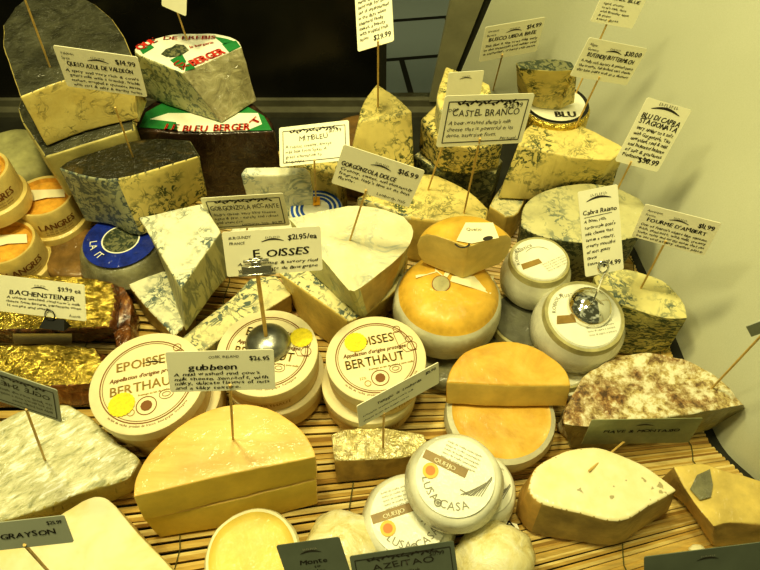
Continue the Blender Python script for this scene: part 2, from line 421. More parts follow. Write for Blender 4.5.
class Ink:
    """flat lettering in 2-D, then mapped onto a surface"""
    def __init__(s): s.v = []; s.f = []
    def text(s, t, x, y, size, width=None, align='l', jit=0, slant=0, rot=0, gap=.09, bold=0, sy=1):
        w = text_width(t, size, gap); sx = 1
        if width: sx = min(2.0, width / w) 
        w *= sx
        if align == 'c': x0 = -w / 2
        elif align == 'r': x0 = -w
        else: x0 = 0
        cr, sr = math.cos(rot), math.sin(rot)
        for ch in t:
            vs, fs, gw = glyph(ch)
            ja = random.uniform(-jit, jit) * .25; jy = random.uniform(-jit, jit) * size * .12; js = 1 + random.uniform(-jit, jit) * .12
            for rep in range(2 if bold else 1):
                b = len(s.v)
                for (px, py) in vs:
                    px, py = px * js, py * js
                    px, py = px + py * slant - py * ja, py + px * ja
                    u = x0 + px * size * sx + rep * bold * size; v_ = py * size * sy + jy
                    s.v.append((x + u * cr - v_ * sr, y + u * sr + v_ * cr))
                s.f += [tuple(b + i for i in f) for f in fs]
            x0 += (gw + gap) * size * sx
    def arc(s, t, r, a_mid, size, outward=True, gap=.1, cx=0, cy=0):
        """letters round a circle; outward: feet towards the centre"""
        w = text_width(t, size, gap); a = a_mid + (w / r / 2 if outward else -w / r / 2)
        for ch in t:
            vs, fs, gw = glyph(ch); adv = (gw + gap) * size / r
            am = a - adv / 2 if outward else a + adv / 2
            rot = am - math.pi / 2 if outward else am + math.pi / 2
            c_, s_ = math.cos(rot), math.sin(rot); b = len(s.v)
            for (px, py) in vs:
                u, v_ = (px - gw / 2) * size, py * size
                s.v.append((cx + r * math.cos(am) + u * c_ - v_ * s_, cy + r * math.sin(am) + u * s_ + v_ * c_))
            s.f += [tuple(b + i for i in f) for f in fs]
            a += -adv if outward else adv
    def line(s, pts, w):
        n = len(pts); b = len(s.v)
        for i, (x, y) in enumerate(pts):
            x0, y0 = pts[max(0, i - 1)]; x1, y1 = pts[min(n - 1, i + 1)]
            d = math.hypot(x1 - x0, y1 - y0) or 1; nx, ny = -(y1 - y0) / d, (x1 - x0) / d
            ww = w[i] if isinstance(w, (list, tuple)) else w
            s.v += [(x + nx * ww / 2, y + ny * ww / 2), (x - nx * ww / 2, y - ny * ww / 2)]
        for i in range(n - 1): s.f.append((b + 2 * i, b + 2 * i + 1, b + 2 * i + 3, b + 2 * i + 2))
    def ring(s, r, w, cx=0, cy=0, n=48, a0=0, a1=360, sy=1):
        s.line([(cx + r * math.cos(math.radians(a0 + (a1 - a0) * i / n)), cy + sy * r * math.sin(math.radians(a0 + (a1 - a0) * i / n))) for i in range(n + 1)], w)
    def blob(s, x, y, rx, ry, rot=0, n=10):
        b = len(s.v); c_, s_ = math.cos(rot), math.sin(rot)
        for i in range(n):
            a = 2 * math.pi * i / n; u, v_ = rx * math.cos(a), ry * math.sin(a)
            s.v.append((x + u * c_ - v_ * s_, y + u * s_ + v_ * c_))
        s.f.append(tuple(range(b, b + n)))
    def poly(s, pts):
        b = len(s.v); s.v += list(pts); s.f.append(tuple(range(b, b + len(pts))))
    def build(s, name, mapf, mat, parent, label=None):
        if not s.v: return None
        bm = bmesh.new(); vv = [bm.verts.new(mapf(u, v_)) for u, v_ in s.v]
        for f in s.f:
            try: bm.faces.new([vv[i] for i in f])
            except ValueError: pass
        return obj(name, bm, mat, parent, label, smooth=0)

def disc_bm(bm, F, r, w, n=40, r0=0, wt=.0004):
    """a thin paper disc or ring"""
    if r0: lathe_bm(bm, F, [(r0, w, 0), (r, w, 0), (r, w - wt, 0), (r0, w - wt, 0), (r0, w, 0)], n)
    else: lathe_bm(bm, F, [(0, w, 0), (r, w, 0), (r, w - wt, 0), (0, w - wt, 0)], n)
def disc(name, F, r, w, mat, parent, r0=0, label=None):
    bm = bmesh.new(); disc_bm(bm, F, r, w, 40, r0); return obj(name, bm, mat, parent, label)
def decal(name, px, z, mat, parent, label=None, dz=.0006):
    """flat paper patch lying on a level top at height z"""
    bm = bmesh.new(); p3 = loop3(px, z + dz)
    a = [bm.verts.new(v) for v in p3]; b = [bm.verts.new(v - Vector((0, 0, .0005))) for v in p3]
    bm.faces.new(a); bm.faces.new(b[::-1])
    for i in range(len(a)): bm.faces.new((a[i], b[i], b[(i + 1) % len(a)], a[(i + 1) % len(a)]))
    bmesh.ops.recalc_face_normals(bm, faces=bm.faces[:])
    return obj(name, bm, mat, parent, label)
#@@SETTING
# ------------------------------------------------------------------ the setting
def box_bm(bm, x0, x1, y0, y1, z0, z1):
    v = [bm.verts.new((x, y, z)) for z in (z0, z1) for y in (y0, y1) for x in (x0, x1)]
    for f in ((0, 2, 3, 1), (4, 5, 7, 6), (0, 1, 5, 4), (2, 6, 7, 3), (0, 4, 6, 2), (1, 3, 7, 5)): bm.faces.new([v[i] for i in f])
def struct(name, bm, mat): return obj(name, bm, mat, kind='structure', origin=Vector((0, 0, 0)))
YB = .43
bm = bmesh.new(); box_bm(bm, -.95, .62, -.42, YB + .03, -.03, 0); struct('floor', bm, 'deck_dark')
bm = bmesh.new(); xo = YP(386, 110, YB).x
box_bm(bm, -.95, xo, YB + .012, YB + .022, .008, .62); struct('window_1', bm, 'dark_glass')
bm = bmesh.new(); box_bm(bm, xo, .16, YB + .014, YB + .017, .008, .62); struct('window_2', bm, 'pane_clear')
bm = bmesh.new(); box_bm(bm, -.95, .14, YB - .012, YB + .03, 0, .010); box_bm(bm, -.95, .14, YB + .004, YB + .026, .0102, .022)
struct('trim_1', bm, 'sill_metal')
bm = bmesh.new(); box_bm(bm, xo - .012, xo, YB, YB + .03, .0225, .62); struct('trim_2', bm, 'frame_dark')
# slanted post along the edge of the white liner
def slab_between(name, pts, th, mat):
    bm = bmesh.new(); a = [bm.verts.new(p) for p in pts]; b = [bm.verts.new(p + Vector((0, th, 0))) for p in pts]
    bm.faces.new(a); bm.faces.new(b[::-1])
    for i in range(len(a)): bm.faces.new((a[i], b[i], b[(i + 1) % len(a)], a[(i + 1) % len(a)]))
    bmesh.ops.recalc_face_normals(bm, faces=bm.faces[:]); return struct(name, bm, mat)
def ext(p, q, z): return p + (q - p) * ((z - p.z) / (q.z - p.z))
pb, pt = YP(441, 108, YB), YP(484, 0, YB); qb, qt = YP(428, 108, YB), YP(451, 0, YB)
slab_between('trim_3', [ext(qb, qt, .0225), ext(pb, pt, .0225), ext(pb, pt, .62), ext(qb, qt, .62)], .012, 'frame_olive')
rb, rt = YP(446, 108, YB), YP(492, 0, YB)
slab_between('trim_4', [ext(pb, pt, .0) + Vector((0, .003, 0)), ext(rb, rt, 0) + Vector((.01, .003, 0)), ext(rb, rt, .62) + Vector((.01, .003, 0)), ext(pb, pt, .62) + Vector((0, .003, 0))], .008, 'frame_dark')
# white curved liner that forms the back corner and the right side of the case
bm = bmesh.new()
b0 = ext(rb, rt, 0); t0 = ext(rb, rt, .62)
WALLX = [(.425, .22), (.38, .285), (.30, .322), (.2, .345), (.1, .358), (0, .368), (-.1, .374), (-.165, .380), (-.205, .405), (-.26, .445), (-.42, .46)]
bottom = [b0] + [Vector((x, y, 0)) for y, x in WALLX]
topc = [t0] + [Vector((x + .17 + .04 * min(1, (.43 - y) * 4), y, .62)) for y, x in WALLX]
def crv(ps, n):
    out = []
    for i in range(len(ps) - 1):
        p0, p1, p2, p3 = ps[max(i - 1, 0)], ps[i], ps[i + 1], ps[min(i + 2, len(ps) - 1)]
        for j in range(n):
            t = j / n
            out.append(.5 * ((2 * p1) + (p2 - p0) * t + (2 * p0 - 5 * p1 + 4 * p2 - p3) * t * t + (3 * p1 - p0 - 3 * p2 + p3) * t ** 3))
    out.append(ps[-1]); return out
A, B = crv(bottom, 5), crv(topc, 5)
rows = [[bm.verts.new(a.lerp(b, t / 6)) for a, b in zip(A, B)] for t in range(7)]
for r0, r1 in zip(rows, rows[1:]):
    for i in range(len(r0) - 1): bm.faces.new((r0[i], r0[i + 1], r1[i + 1], r1[i]))
bmesh.ops.recalc_face_normals(bm, faces=bm.faces[:])
if bm.faces[0].normal.y > 0: bmesh.ops.reverse_faces(bm, faces=bm.faces[:])
bmesh.ops.solidify(bm, geom=bm.faces[:], thickness=.006)
struct('wall_right', bm, 'liner_white')
# what lies behind the clear pane: dark tiled floor and a dim wall
bm = bmesh.new(); box_bm(bm, -.5, 1.3, -.75, .75, -.02, 0)
fl = obj('floor_2', bm, 'tile_dark', kind='structure', origin=Vector((0, 0, 0))); fl.location = (.2, 1.36, -.35); fl.rotation_euler.z = math.radians(8)
bm = bmesh.new(); box_bm(bm, -1.2, 1.6, 1.62, 1.66, -.4, .9); struct('wall_back', bm, 'frame_olive')

# bamboo mat: sticks fan slightly, held by thin cords
PIV = Vector((.95, -.10))
bm = bmesh.new(); yl = .40; R_ = PIV.x
def stick(bm, a0, r):
    dx, dy = -math.cos(a0), -math.sin(a0)
    yr = PIV.y + dy * (R_ - .36); L0 = (R_ - np.interp(yr, [y for y, x in WALLX[::-1]], [x for y, x in WALLX[::-1]]) + .016) / math.cos(a0); L1 = R_ + .62
    pts = []
    for i in range(7):
        t = L0 + (L1 - L0) * i / 6
        pts.append((PIV.x + dx * t, PIV.y + dy * t + random.uniform(-.0004, .0004), .0045))
    tube_bm(bm, pts, [r * (.62 + .5 * i / 6) for i in range(7)], 6)
a = math.radians(17)
while a > math.radians(-21):
    w = random.choice((.0035, .0042, .0048)) * random.uniform(.9, 1.1)
    if PIV.y - math.sin(a) * .95 > -.40: stick(bm, a, w)
    a -= w * 1.76 / .95
mat = obj('bamboo_mat', bm, 'bamboo', None, 'bamboo stick mat spread under all the cheeses', 'mat', origin=Vector((0, 0, 0)))
bm = bmesh.new()
for xx in (-.36, -.20, -.03, .105, .24, .34):
    pts = []
    a = math.radians(16)
    while a > math.radians(-20.5):
        t = (PIV.x - xx)
        pts.append((xx + .002 * math.sin(a * 300), PIV.y - math.tan(a) * t, .0092 - .0008 * math.cos(a * 220))); a -= math.radians(.8)
    tube_bm(bm, [p for p in pts if p[1] > -.38], .0006, 5)
obj('cord', bm, 'mat_cord', mat, 'thin dark cords across the sticks')
#@@CHEESES
# ------------------------------------------------------------------ cheeses, back left
wheel('wheel_cheese', 'large pale green-grey rinded wheel at the left edge behind the small orange boxes', 'cheese',
      Frame(W(6, 152, .085) - Vector((0, 0, .075))), rounded(.064, .075, .022, 0, 0, 0, .003), ['pale_wheel_rind'], .0015)
prism('cheese_wedge', 'film-wrapped straw slab with grey top, sandwiched under the topmost leaf-rinded wedge at left', 'cheese',
      [(17, 108), (45, 157), (135, 129), (130, 108), (110, 78), (40, 75)], .160, ['grey_film_rind', 'straw_side'], zb=.09, inset=.97)
prism('cheese_wedge', 'yellow flecked wedge with grey film-covered rind, highest cheese at the back left', 'cheese',
      [(20, 97), (62, 81), (130, 62), (144, 84), (112, 18), (50, -22), (3, 25)], .235, ['grey_film_rind', 'valdeon_face'], zb=.1625,
      bot=[(47, 147), None, (139, 119), (146, 103)], bev=.004)
prism('cheese_wedge', 'dark leaf-covered blue wedge with left cut face shaded grey-green, above the blue-label round', 'cheese',
      [(58, 168), (88, 177), (118, 179), (160, 168), (200, 156), (190, 140), (140, 139), (75, 158)], .150,
      ['leaf_rind', 'shaded_blue', 'yellow_blue', 'dark_rind_blue'], sm=[1, 1, 2, 2, 3, 3, 3, 3], zb=.066,
      bot=[(85, 222), None, (142, 236), (175, 216), (208, 196)], bev=.003)
# foil half wheels with the round green, red and white label
BL = prism('half_cheese', 'brown foil half wheel with green edged label, underneath the cut foil-wrapped piece', 'cheese',
      [(134, 130), (200, 134), (275, 131), (268, 117), (240, 98), (170, 94), (144, 108)], .132, ['brown_foil'], sm=0, zb=.009, bev=.004, amp=.0012)
bm = None
decal('label', [(139, 127), (200, 132), (272, 130), (264, 116), (238, 101), (172, 98), (146, 112)], .133, 'label_green', BL, 'green paper label edge')
decal('label_panel', [(178, 131), (212, 132), (246, 130.6), (262, 124), (258, 113), (168, 113), (150, 119), (176, 122)], .1335, 'label_white', BL, 'white middle of the label')
BU = prism('half_cheese', 'cut half wheel of blue cheese in silver foil with round white label on top', 'cheese',
      [(139, 55), (182, 73), (242, 47), (236, 39), (216, 34), (190, 33), (165, 36), (138, 44), (134, 49)], .205, ['label_white', 'berg_cut', 'silver_foil'],
      sm=[1, 2, 2, 2, 2, 2, 2, 2, 1], zb=.1355, bot=[(148, 98), (222, 123), (257, 101)], bev=.003, amp=.0012)
for q in ([(186, 64.5), (192, 62), (195, 68), (185, 71)], [(222, 44), (236, 40.5), (240.5, 46.5), (229, 52)], [(170, 60), (182, 54), (186, 61), (182, 70)], [(140, 50), (150, 44), (154, 47), (143, 54)], [(214, 36.5), (226, 38.5), (234, 41), (224, 44.5)]):
    decal('label_patch', q, .205, 'label_green', BU, 'green part of the label')
decal('label_picture', [(161, 54), (166, 49), (172, 47), (176, 44), (184, 45), (189, 50), (180, 56), (168, 58)], .205, 'dark_rind_blue', BU, 'small dark picture on the label')
def pxmap(z, dz=.0012): return lambda u, v: W(u, v, z + dz)
def pixtext(name, t, x0, y0, x1, y1, size, z, mat, parent, dz=.0012, bold=.05):
    """lettering along a line lying on a level top (sizes measured on the surface)"""
    p0, p1 = W(x0, y0, z + dz), W(x1, y1, z + dz); d = p1 - p0; L = d.length; d.normalize()
    q = Vector((0, 0, 1)).cross(d)
    ik = Ink(); ik.text(t, 0, 0, size, width=L, bold=bold)
    return ik.build(name, lambda u, v: p0 + d * u + q * v, mat, parent)
pixtext('lettering', 'BERGER', 213, 131, 250, 129.6, .020, .1347, 'ink_red', BL)
pixtext('lettering', 'LE', 164, 129.5, 178, 130.2, .018, .1347, 'ink_red', BL)
pixtext('lettering', 'BLEU', 182, 131.2, 207, 131.4, .018, .1347, 'ink_red', BL)
pixtext('lettering', 'T', 255, 125, 263, 118, .016, .1347, 'ink_red', BL)
pixtext('lettering', 'BERGER', 193, 66, 226, 52.5, .021, .205, 'ink_red', BU, bold=.08)
pixtext('lettering', 'UX', 172, 64, 184, 70, .016, .205, 'ink_red', BU)
pixtext('lettering', 'QUE', 139, 50, 158, 41, .018, .205, 'ink_red', BU, bold=.08)
pixtext('lettering', 'DE BREBIS', 163, 39.5, 216, 38.5, .011, .205, 'ink_red', BU)
pixtext('lettering', 'la bergerie', 190, 48, 214, 43, .008, .205, 'ink_red', BU)

# ------------------------------------------------------------------ left: small orange cheeses in wooden rounds
def langres(px, py, z, r, label, roll):
    F0 = Frame(W(px, py, z), (0.02, 0, 1)); h = .058; base = Frame(F0.c - F0.n * h, F0.n)
    prof = [(0, h - .004, 1), (r * .80, h - .003, 1), (r * .86, h + .002, 0), (r * .95, h + .003, 0), (r * .98, h, 0), (r * 1.0, .022, 0), (r * 1.10, .020, 0), (r * 1.13, .012, 0), (r * 1.10, .001, 0), (0, 0, 0)]
    o = wheel('cheese_box', label, 'cheese', base, prof, ['langres_box', 'langres_paste'], .0007, group='small orange rounds at the left edge')
    bm = bmesh.new(); pts = [(-.72, -.1), (-.6, .35), (.55, .42), (.7, .05), (.1, .0), (-.3, -.16)]
    vs = [bm.verts.new(base(u * r, v * r, h - .0012 )) for u, v in pts]; bm.faces.new(vs)
    obj('label', bm, 'label_cream', o, 'torn cream paper on top')
    ik = Ink(); ik.text('LANGRES', 0, 0, .0115, align='c', bold=.06, sy=1.25, gap=.08)
    for ln, y in ((0, -.005), (1, -.009)): ik.text('au lait de vache entier', 0, y, .004, align='c')
    ik.build('lettering', lambda u, v: base(r * 1.008 * math.sin(u / r + roll), -r * 1.008 * math.cos(u / r + roll), v + .035), 'ink_brown', o)
    return o
langres(-24, 172, .141, .040, 'small orange cheese round cut off by the left edge, topmost of the three', .75)
langres(43, 197, .078, .040, 'small orange cheese round with cream torn label, furthest right of the three', .62)
langres(4, 243, .068, .040, 'small orange cheese round right above the gold foil blocks, lowest of the three', .85)
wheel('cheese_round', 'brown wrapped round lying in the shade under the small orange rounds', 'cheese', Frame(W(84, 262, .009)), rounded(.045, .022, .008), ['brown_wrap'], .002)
# round with blue ring label
F = Frame(W(113, 243, .009)); F = Frame(W(121, 240, .062) - Vector((0, 0, .053)))
o = wheel('cheese_round', 'round in crinkled clear film with a blue ring label, below the dark leaf-covered wedge', 'cheese', F, rounded(.056, .052, .018, 0, 0, 0, .004), ['grey_wrap'], .0022)
disc('label_ring', F, .047, .0540, 'label_blue', o, .0225)
F = Frame(F.c)
disc('label_ring_edge', F, .0240, .0545, 'label_white', o, .0222)
disc('label_middle', F, .0222, .0545, 'dark_rind_blue', o)
ik = Ink(); ik.arc('LA  IT', .038, math.radians(214), .013, outward=False)
ik.build('lettering', lambda u, v: F(u, v, .0548), 'label_white', o)

# gold foil blocks
def foil_block(label, top, z, bot, side, strip=None, zb=.010):
    o = prism('foil_block', label, 'cheese', top, z, ['gold_foil', side], sm=1, bot=bot, zb=zb, bev=.007, amp=.0028, cell=.009, group='gold foil cheese blocks')
    return o
o = foil_block('gold foil block with amber end and paper strip, under the $9 card', [(-25, 330), (60, 330), (110, 327), (116, 300), (112, 282), (80, 276), (-25, 272)], .056,
    [(-25, 345), (62, 344), (128, 338), (132, 312), (130, 290)], 'amber_cellophane')
bm = bmesh.new(); a_, b_, c_, d_ = [W(*p) for p in ((14, 331.5, .0525), (73, 331.5, .0525), (73, 342, .016), (15, 342, .016))]
off = Vector((0, -.0035, .001))
vs = [bm.verts.new(v + off) for v in (a_, b_, c_, d_)]; bm.faces.new(vs); obj('paper_strip', bm, 'label_cream', o)
foil_block('plain gold foil block beside the leftmost cream box, nearer than the $9 card', [(-25, 386), (50, 386), (95, 384), (102, 362), (95, 346), (40, 344), (-25, 345)], .042,
    [(-25, 408), (50, 408), (98, 404), (108, 372)], 'amber_cellophane')
FB = bpy.data.objects['foil_block']
prism('cellophane_end', None, None, [(113, 282), (124, 287), (131, 306), (130, 336), (119, 350), (111, 332), (115, 306)], .040, ['amber_cellophane'], sm=0, zb=.011, bev=.004, amp=.005, cell=.006, parent=FB)
prism('cellophane_end', None, None, [(99, 352), (110, 356), (116, 372), (108, 392), (98, 398), (101, 376)], .030, ['amber_cellophane'], sm=0, zb=.011, bev=.004, amp=.004, cell=.006, parent=bpy.data.objects['foil_block.001'])
# ------------------------------------------------------------------ left middle: white blue-veined wedges
prism('cheese_wedge', 'flat pale wedge lying left of the upright white wedge, tip pointing left', 'cheese',
      [(127, 284), (163, 270), (190, 278), (187, 320), (174, 337), (147, 308)], .050, ['white_blue', 'brick_side'], zb=.010, bot=[(136, 300), None, None, None, (176, 343), (150, 324)])
prism('cheese_wedge', 'flat white blue-veined wedge in front of the upright wedge, tip pointing to the cream boxes', 'cheese',
      [(178, 341), (200, 322), (230, 299), (250, 278), (276, 275), (292, 294), (263, 312), (224, 336), (204, 351), (190, 350)], .046, ['pale_blue', 'tan_rind', 'side_blue'],
      sm=[2, 2, 2, 2, 1, 1, 2, 2, 2, 2], zb=.010, inset=.95)
prism('cheese_wedge', 'tall white triangular wedge with blue veins and grey ridged side, beside the blue-label round', 'cheese',
      [(138, 217), (170, 210), (203, 203), (221, 231), (200, 261), (181, 288), (160, 253)], .118, ['white_blue', 'side_blue'], zb=.052,
      bot=[(168, 262), (186, 250), None, (229, 277), None, (186, 333), (174, 298)], bev=.003)
# ------------------------------------------------------------------ middle: big soft blue wedges
prism('cheese_wedge', 'long pale wedge lying beneath the big soft film-wrapped wedge', 'cheese',
      [(278, 273), (312, 296), (349, 322), (364, 314), (398, 288), (408, 255), (350, 235), (302, 240)], .078, ['pale_blue', 'rind_yellow'], zb=.010,
      bot=[(292, 302), (306, 326), (332, 346), (362, 338), (392, 310)], bev=.006)
prism('cheese_wedge', 'big soft pale wedge in clear film carrying the $16 card, centre of the display', 'cheese',
      [(290, 219), (320, 212), (348, 206), (376, 208), (404, 216), (413, 231), (404, 252), (360, 288), (350, 290), (343, 284)], .128, ['dolce_top', 'dolce_side', 'tan_rind'],
      sm=[1, 1, 1, 1, 1, 1, 2, 1, 1, 1], zb=.0805, bot=[(306, 268), None, None, None, None, (404, 262), (392, 288), (368, 314), (360, 317), (350, 308)], bev=.007, amp=.0015)
prism('cheese_block', 'upright white block with thin blue veins standing behind the lower garland-bordered card', 'cheese',
      [(240, 174), (275, 175), (311, 173), (306, 166), (275, 166), (245, 167)], .125, ['white_light'], sm=0, zb=.052, bev=.004, amp=.0012)
prism('cheese_wedge', 'yellow wedge glimpsed below the $17.99 garland card, behind the upright white block', 'cheese',
      [(283, 160), (312, 167), (337, 176), (345, 160), (335, 148), (286, 148)], .105, ['yellow_blue', 'yellow_blue'], zb=.010)
prism('cheese_wedge', 'low pale wedge under the upright white block, mostly hidden by price cards', 'cheese',
      [(230, 232), (280, 238), (316, 225), (316, 206), (235, 205)], .050, ['white_light', 'side_blue'], zb=.010)
F = Frame(W(316, 209, .009)); F = Frame(W(316, 208, .070) - Vector((0, 0, .061)))
o = wheel('cheese_round', 'round white package with blue stripes behind the big soft wedge', 'cheese', F, rounded(.036, .060, .006), ['label_white'], .0003)
for rr in (.0335, .027, .021): disc('stripe', F, rr, .0606, 'stripe_blue', o, rr - .0035)
bm = bmesh.new(); vs = [bm.verts.new(W(x, y, .0715)) for x, y in ((313, 197), (320, 196.5), (320, 205), (313, 205.5))]; bm.faces.new(vs); obj('sticker', bm, 'orange_tag', o, 'square orange sticker')
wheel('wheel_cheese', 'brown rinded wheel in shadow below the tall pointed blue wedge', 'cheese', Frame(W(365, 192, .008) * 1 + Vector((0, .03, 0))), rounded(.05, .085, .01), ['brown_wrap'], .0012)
prism('cheese_wedge', 'tall pointed yellow blue wedge by the dark glass, holding the $29 card', 'cheese',
      [(377, 83), (396, 96), (413, 111), (386, 117), (358, 121), (362, 107), (367, 95)], .178, ['yellow_blue', 'yellow_blue'], zb=.096,
      bot=[None, None, (415, 176), (385, 184), (345, 184), (349, 160), None], bev=.004)
prism('cheese_wedge', 'low yellow blue-veined wedge behind the quarter wheel, right of the $16 card', 'cheese',
      [(356, 197), (382, 206), (410, 217), (450, 222), (486, 222), (489, 208), (470, 191), (446, 178), (424, 173), (395, 180)], .092, ['yellow_blue', 'pale_blue', 'rind_yellow'],
      sm=[1, 1, 2, 2, 2, 2, 2, 2, 2, 2], zb=.010, bev=.005)
# stack behind the framed card
prism('cheese_wedge', 'bottom wedge with dark blue-green rind in the stack behind the large framed card', 'cheese',
      [(413, 155), (438, 171), (497, 173), (503, 160), (480, 140), (430, 140)], .100, ['pale_blue', 'dark_rind_blue'], zb=.010, inset=.96)
prism('cheese_wedge', 'middle wedge with dark-veined rounded side in the stack behind the large framed card', 'cheese',
      [(421, 118), (440, 142), (478, 148), (503, 140), (500, 112), (470, 98), (440, 98)], .158, ['yellow_blue', 'dense_blue'], zb=.103,
      bot=[(418, 150), (440, 172), (470, 176), (499, 168)], bev=.008, amp=.0015)
prism('cheese_wedge', 'topmost yellow wedge tip in film, behind the small blank card', 'cheese',
      [(446, 66), (462, 72), (490, 84), (494, 100), (470, 112), (440, 110), (437, 92)], .200, ['yellow_blue', 'wrap_blue'], zb=.161, bev=.004)
# right back
F = Frame(W(556, 103, .150) - Vector((0, 0, .045)))
o = wheel('cheese_round', 'round gold foil tub with black ringed white label at back right', 'cheese', F, rounded(.046, .044, .006), ['gold_foil'], .0012)
disc('label', F, .043, .0450, 'label_white', o)
disc('label_ring', F, .043, .0456, 'label_black', o, .0385)
ik = Ink(); ik.text('BLU', -.006, -.030, .016, bold=.1); ik.build('lettering', lambda u, v: F(u, v, .0458), 'ink_black', o)
wheel('wheel_cheese', 'hidden yellow wheel supporting the round gold foil tub', 'cheese', Frame(F.c - Vector((0, 0, .096))), rounded(.028, .094, .008), ['rind_yellow'])
prism('half_cheese', 'small veined half wheel with dark mould top, sitting on the gold foil tub', 'cheese',
      [(519, 68), (548, 71), (577, 70), (571, 62), (545, 59), (516, 63)], .222, ['dark_rind_blue', 'yellow_blue'], zb=.1525,
      bot=[(533, 106), (553, 106), (574, 103), None, None, (518, 92)], bev=.003)
prism('half_cheese', 'big yellow half wheel with green-blue flecks against the white side wall', 'cheese',
      [(527, 127), (547, 121), (581, 126), (604, 136), (626, 148), (612, 160), (578, 158), (545, 151), (518, 144)], .140, ['yellow_blue', 'yellow_blue'], zb=.062,
      bot=[None, None, None, None, (612, 186), (592, 192), (560, 196), (530, 200), (497, 199)], bev=.003, amp=.0012)
prism('cheese_wedge', 'yellow wedge peeping out beneath the big flecked half wheel', 'cheese',
      [(498, 190), (489, 206), (506, 217), (519, 212), (530, 185), (515, 170)], .060, ['pale_blue', 'rind_yellow'], zb=.010, bev=.004)
prism('half_cheese', 'film-wrapped pale blue wheel piece with dark underside, behind the tall narrow card', 'cheese',
      [(521, 226), (524, 205), (545, 190), (580, 183), (612, 186), (640, 198), (650, 216), (640, 236), (600, 243), (560, 240), (535, 234)], .092, ['wrap_blue', 'dark_rind_blue'], zb=.010, inset=.93, bev=.008)
prism('half_cheese', 'rounded half wheel with heavily speckled cut face, below the $11.99 card by the wall', 'cheese',
      [(594, 277), (612, 270), (635, 271), (662, 281), (681, 299), (687, 318), (665, 318), (640, 311), (602, 298)], .082, ['fourme_blue', 'fourme_front'], zb=.010,
      bot=[None, None, None, None, None, None, (667, 351), (640, 354), (612, 352)], bev=.005, amp=.0012)
# tilted little drums in white paper
def drum(label, px, py, z, r, h, n, lab=True, matn='wrapped_white', dome=False, roll=0):
    F0 = Frame(W(px, py, z), n, roll); B = Frame(F0.c - F0.n * h, n, roll)
    rt_ = r * .86
    prof = [(0, h, 0), (rt_ * .88, h, 0), (rt_ * .9, h - .001, 1), (rt_ * .98, h - .001, 1), (rt_, h - .004, 1), (rt_ * 1.02, h - .009, 0), (r * .97, h * .66, 0), (r, h * .4, 0), (r * .97, h * .15, 0), (r * .88, .002, 0), (0, 0, 0)]
    o = wheel('cheese_drum', label, 'cheese', B, prof, [matn, 'olive_rim'], .0008, group='small paper-wrapped cheese drums')
    if lab:
        disc('label', B, rt_ * .86, h + .0006, 'label_white', o)
        bm = bmesh.new(); b_ = [(-.78, -.12), (-.70, .10), (-.05, .02), (-.05, -.18)]
        bm.faces.new([bm.verts.new(B(u * rt_, v * rt_, h + .0012)) for u, v in b_]); obj('label_band', bm, 'band_brown', o, 'brown strip on the label')
        ik = Ink()
        for i_ in range(4): ik.text('latte di capra e pecora', -.1 * rt_, (-.28 - .1 * i_) * rt_, .0032)
        ik.text('Rustica', -.02, .55 * rt_, .008, slant=.2); ik.arc('ROBIOLA', rt_ * .72, 2.5, .006); ik.ring(rt_ * .5, .0006, 0, .0, 20, 20, 120)
        ik.build('lettering', lambda u, v: B(u, v, h + .0013), 'ink_grey', o)
    return o, B
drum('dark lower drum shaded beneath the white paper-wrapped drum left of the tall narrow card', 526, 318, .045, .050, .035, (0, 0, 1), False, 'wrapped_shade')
drum('white paper-wrapped drum with brown label strip, right beside the cut quarter wheel', 540, 259, .100, .0415, .054, (0, 0, 1), roll=.5)
drum('white drum tucked beneath the drum with the chrome dome', 562, 362, .036, .040, .026, (0, 0, 1), False, 'wrapped_white')
D2, D2F = drum('white paper-wrapped drum carrying the chrome dome stand', 585, 315, .097, .0520, .054, (.02, -.14, 1), roll=.2)
D2TOP = .054
# ------------------------------------------------------------------ centre wheels
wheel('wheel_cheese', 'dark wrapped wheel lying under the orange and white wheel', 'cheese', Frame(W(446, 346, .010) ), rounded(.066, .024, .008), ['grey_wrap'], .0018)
F = Frame(W(449, 288, .100) - Vector((0, 0, .064)))
prof = [(0, .068, 0), (.03, .068, 0), (.045, .0655, 0), (.053, .060, 0), (.0575, .052, 1), (.0605, .049, 1), (.0625, .042, 1), (.0632, .030, 1), (.0615, .012, 1), (.055, .001, 1), (0, 0, 1)]
o = wheel('wheel_cheese', 'orange rind wheel wrapped below in white paper, under the cut quarter wheel', 'cheese', F, prof, ['orange_rind', 'white_paper'], .0012, cell=.01, wob=.012)
decal_pts = [(414, 266), (440, 262), (449, 272), (470, 278), (496, 277), (493, 296), (447, 285), (416, 281)]
bm = bmesh.new()
def onw(x, y, lift=.0012):
    """a photo measurement carried on to the domed top of the wheel"""
    p = W(x, y, F.c.z + .062)
    for _ in range(6):
        r_ = math.hypot(p.x - F.c.x, p.y - F.c.y)
        zz = np.interp(r_, [0, .03, .045, .053, .0575], [.068, .068, .0655, .060, .052]) + lift
        p = W(x, y, F.c.z + zz)
    return p
for quad in ([(414, 264), (430, 258), (437, 272), (416, 278)], [(430, 258), (452, 270), (446, 279), (437, 272)], [(452, 276), (472, 276), (470, 287), (450, 281)], [(472, 276), (494, 276), (491, 294), (470, 287)]):
    bm.faces.new([bm.verts.new(onw(*q)) for q in quad])
obj('label', bm, 'label_cream', o)
bm = bmesh.new(); cxy = onw(441, 284, .0015); lathe_bm(bm, Frame(cxy, (-.05, -.25, 1)), [(0, .0008, 0), (.0075, .0008, 0), (.0095, .0008, 1), (.0105, .0005, 1), (.0105, -.001, 1), (0, -.001, 1)], 24); obj('badge', bm, ['olive_rim', 'ink_brown'], o, 'round dark edged badge')
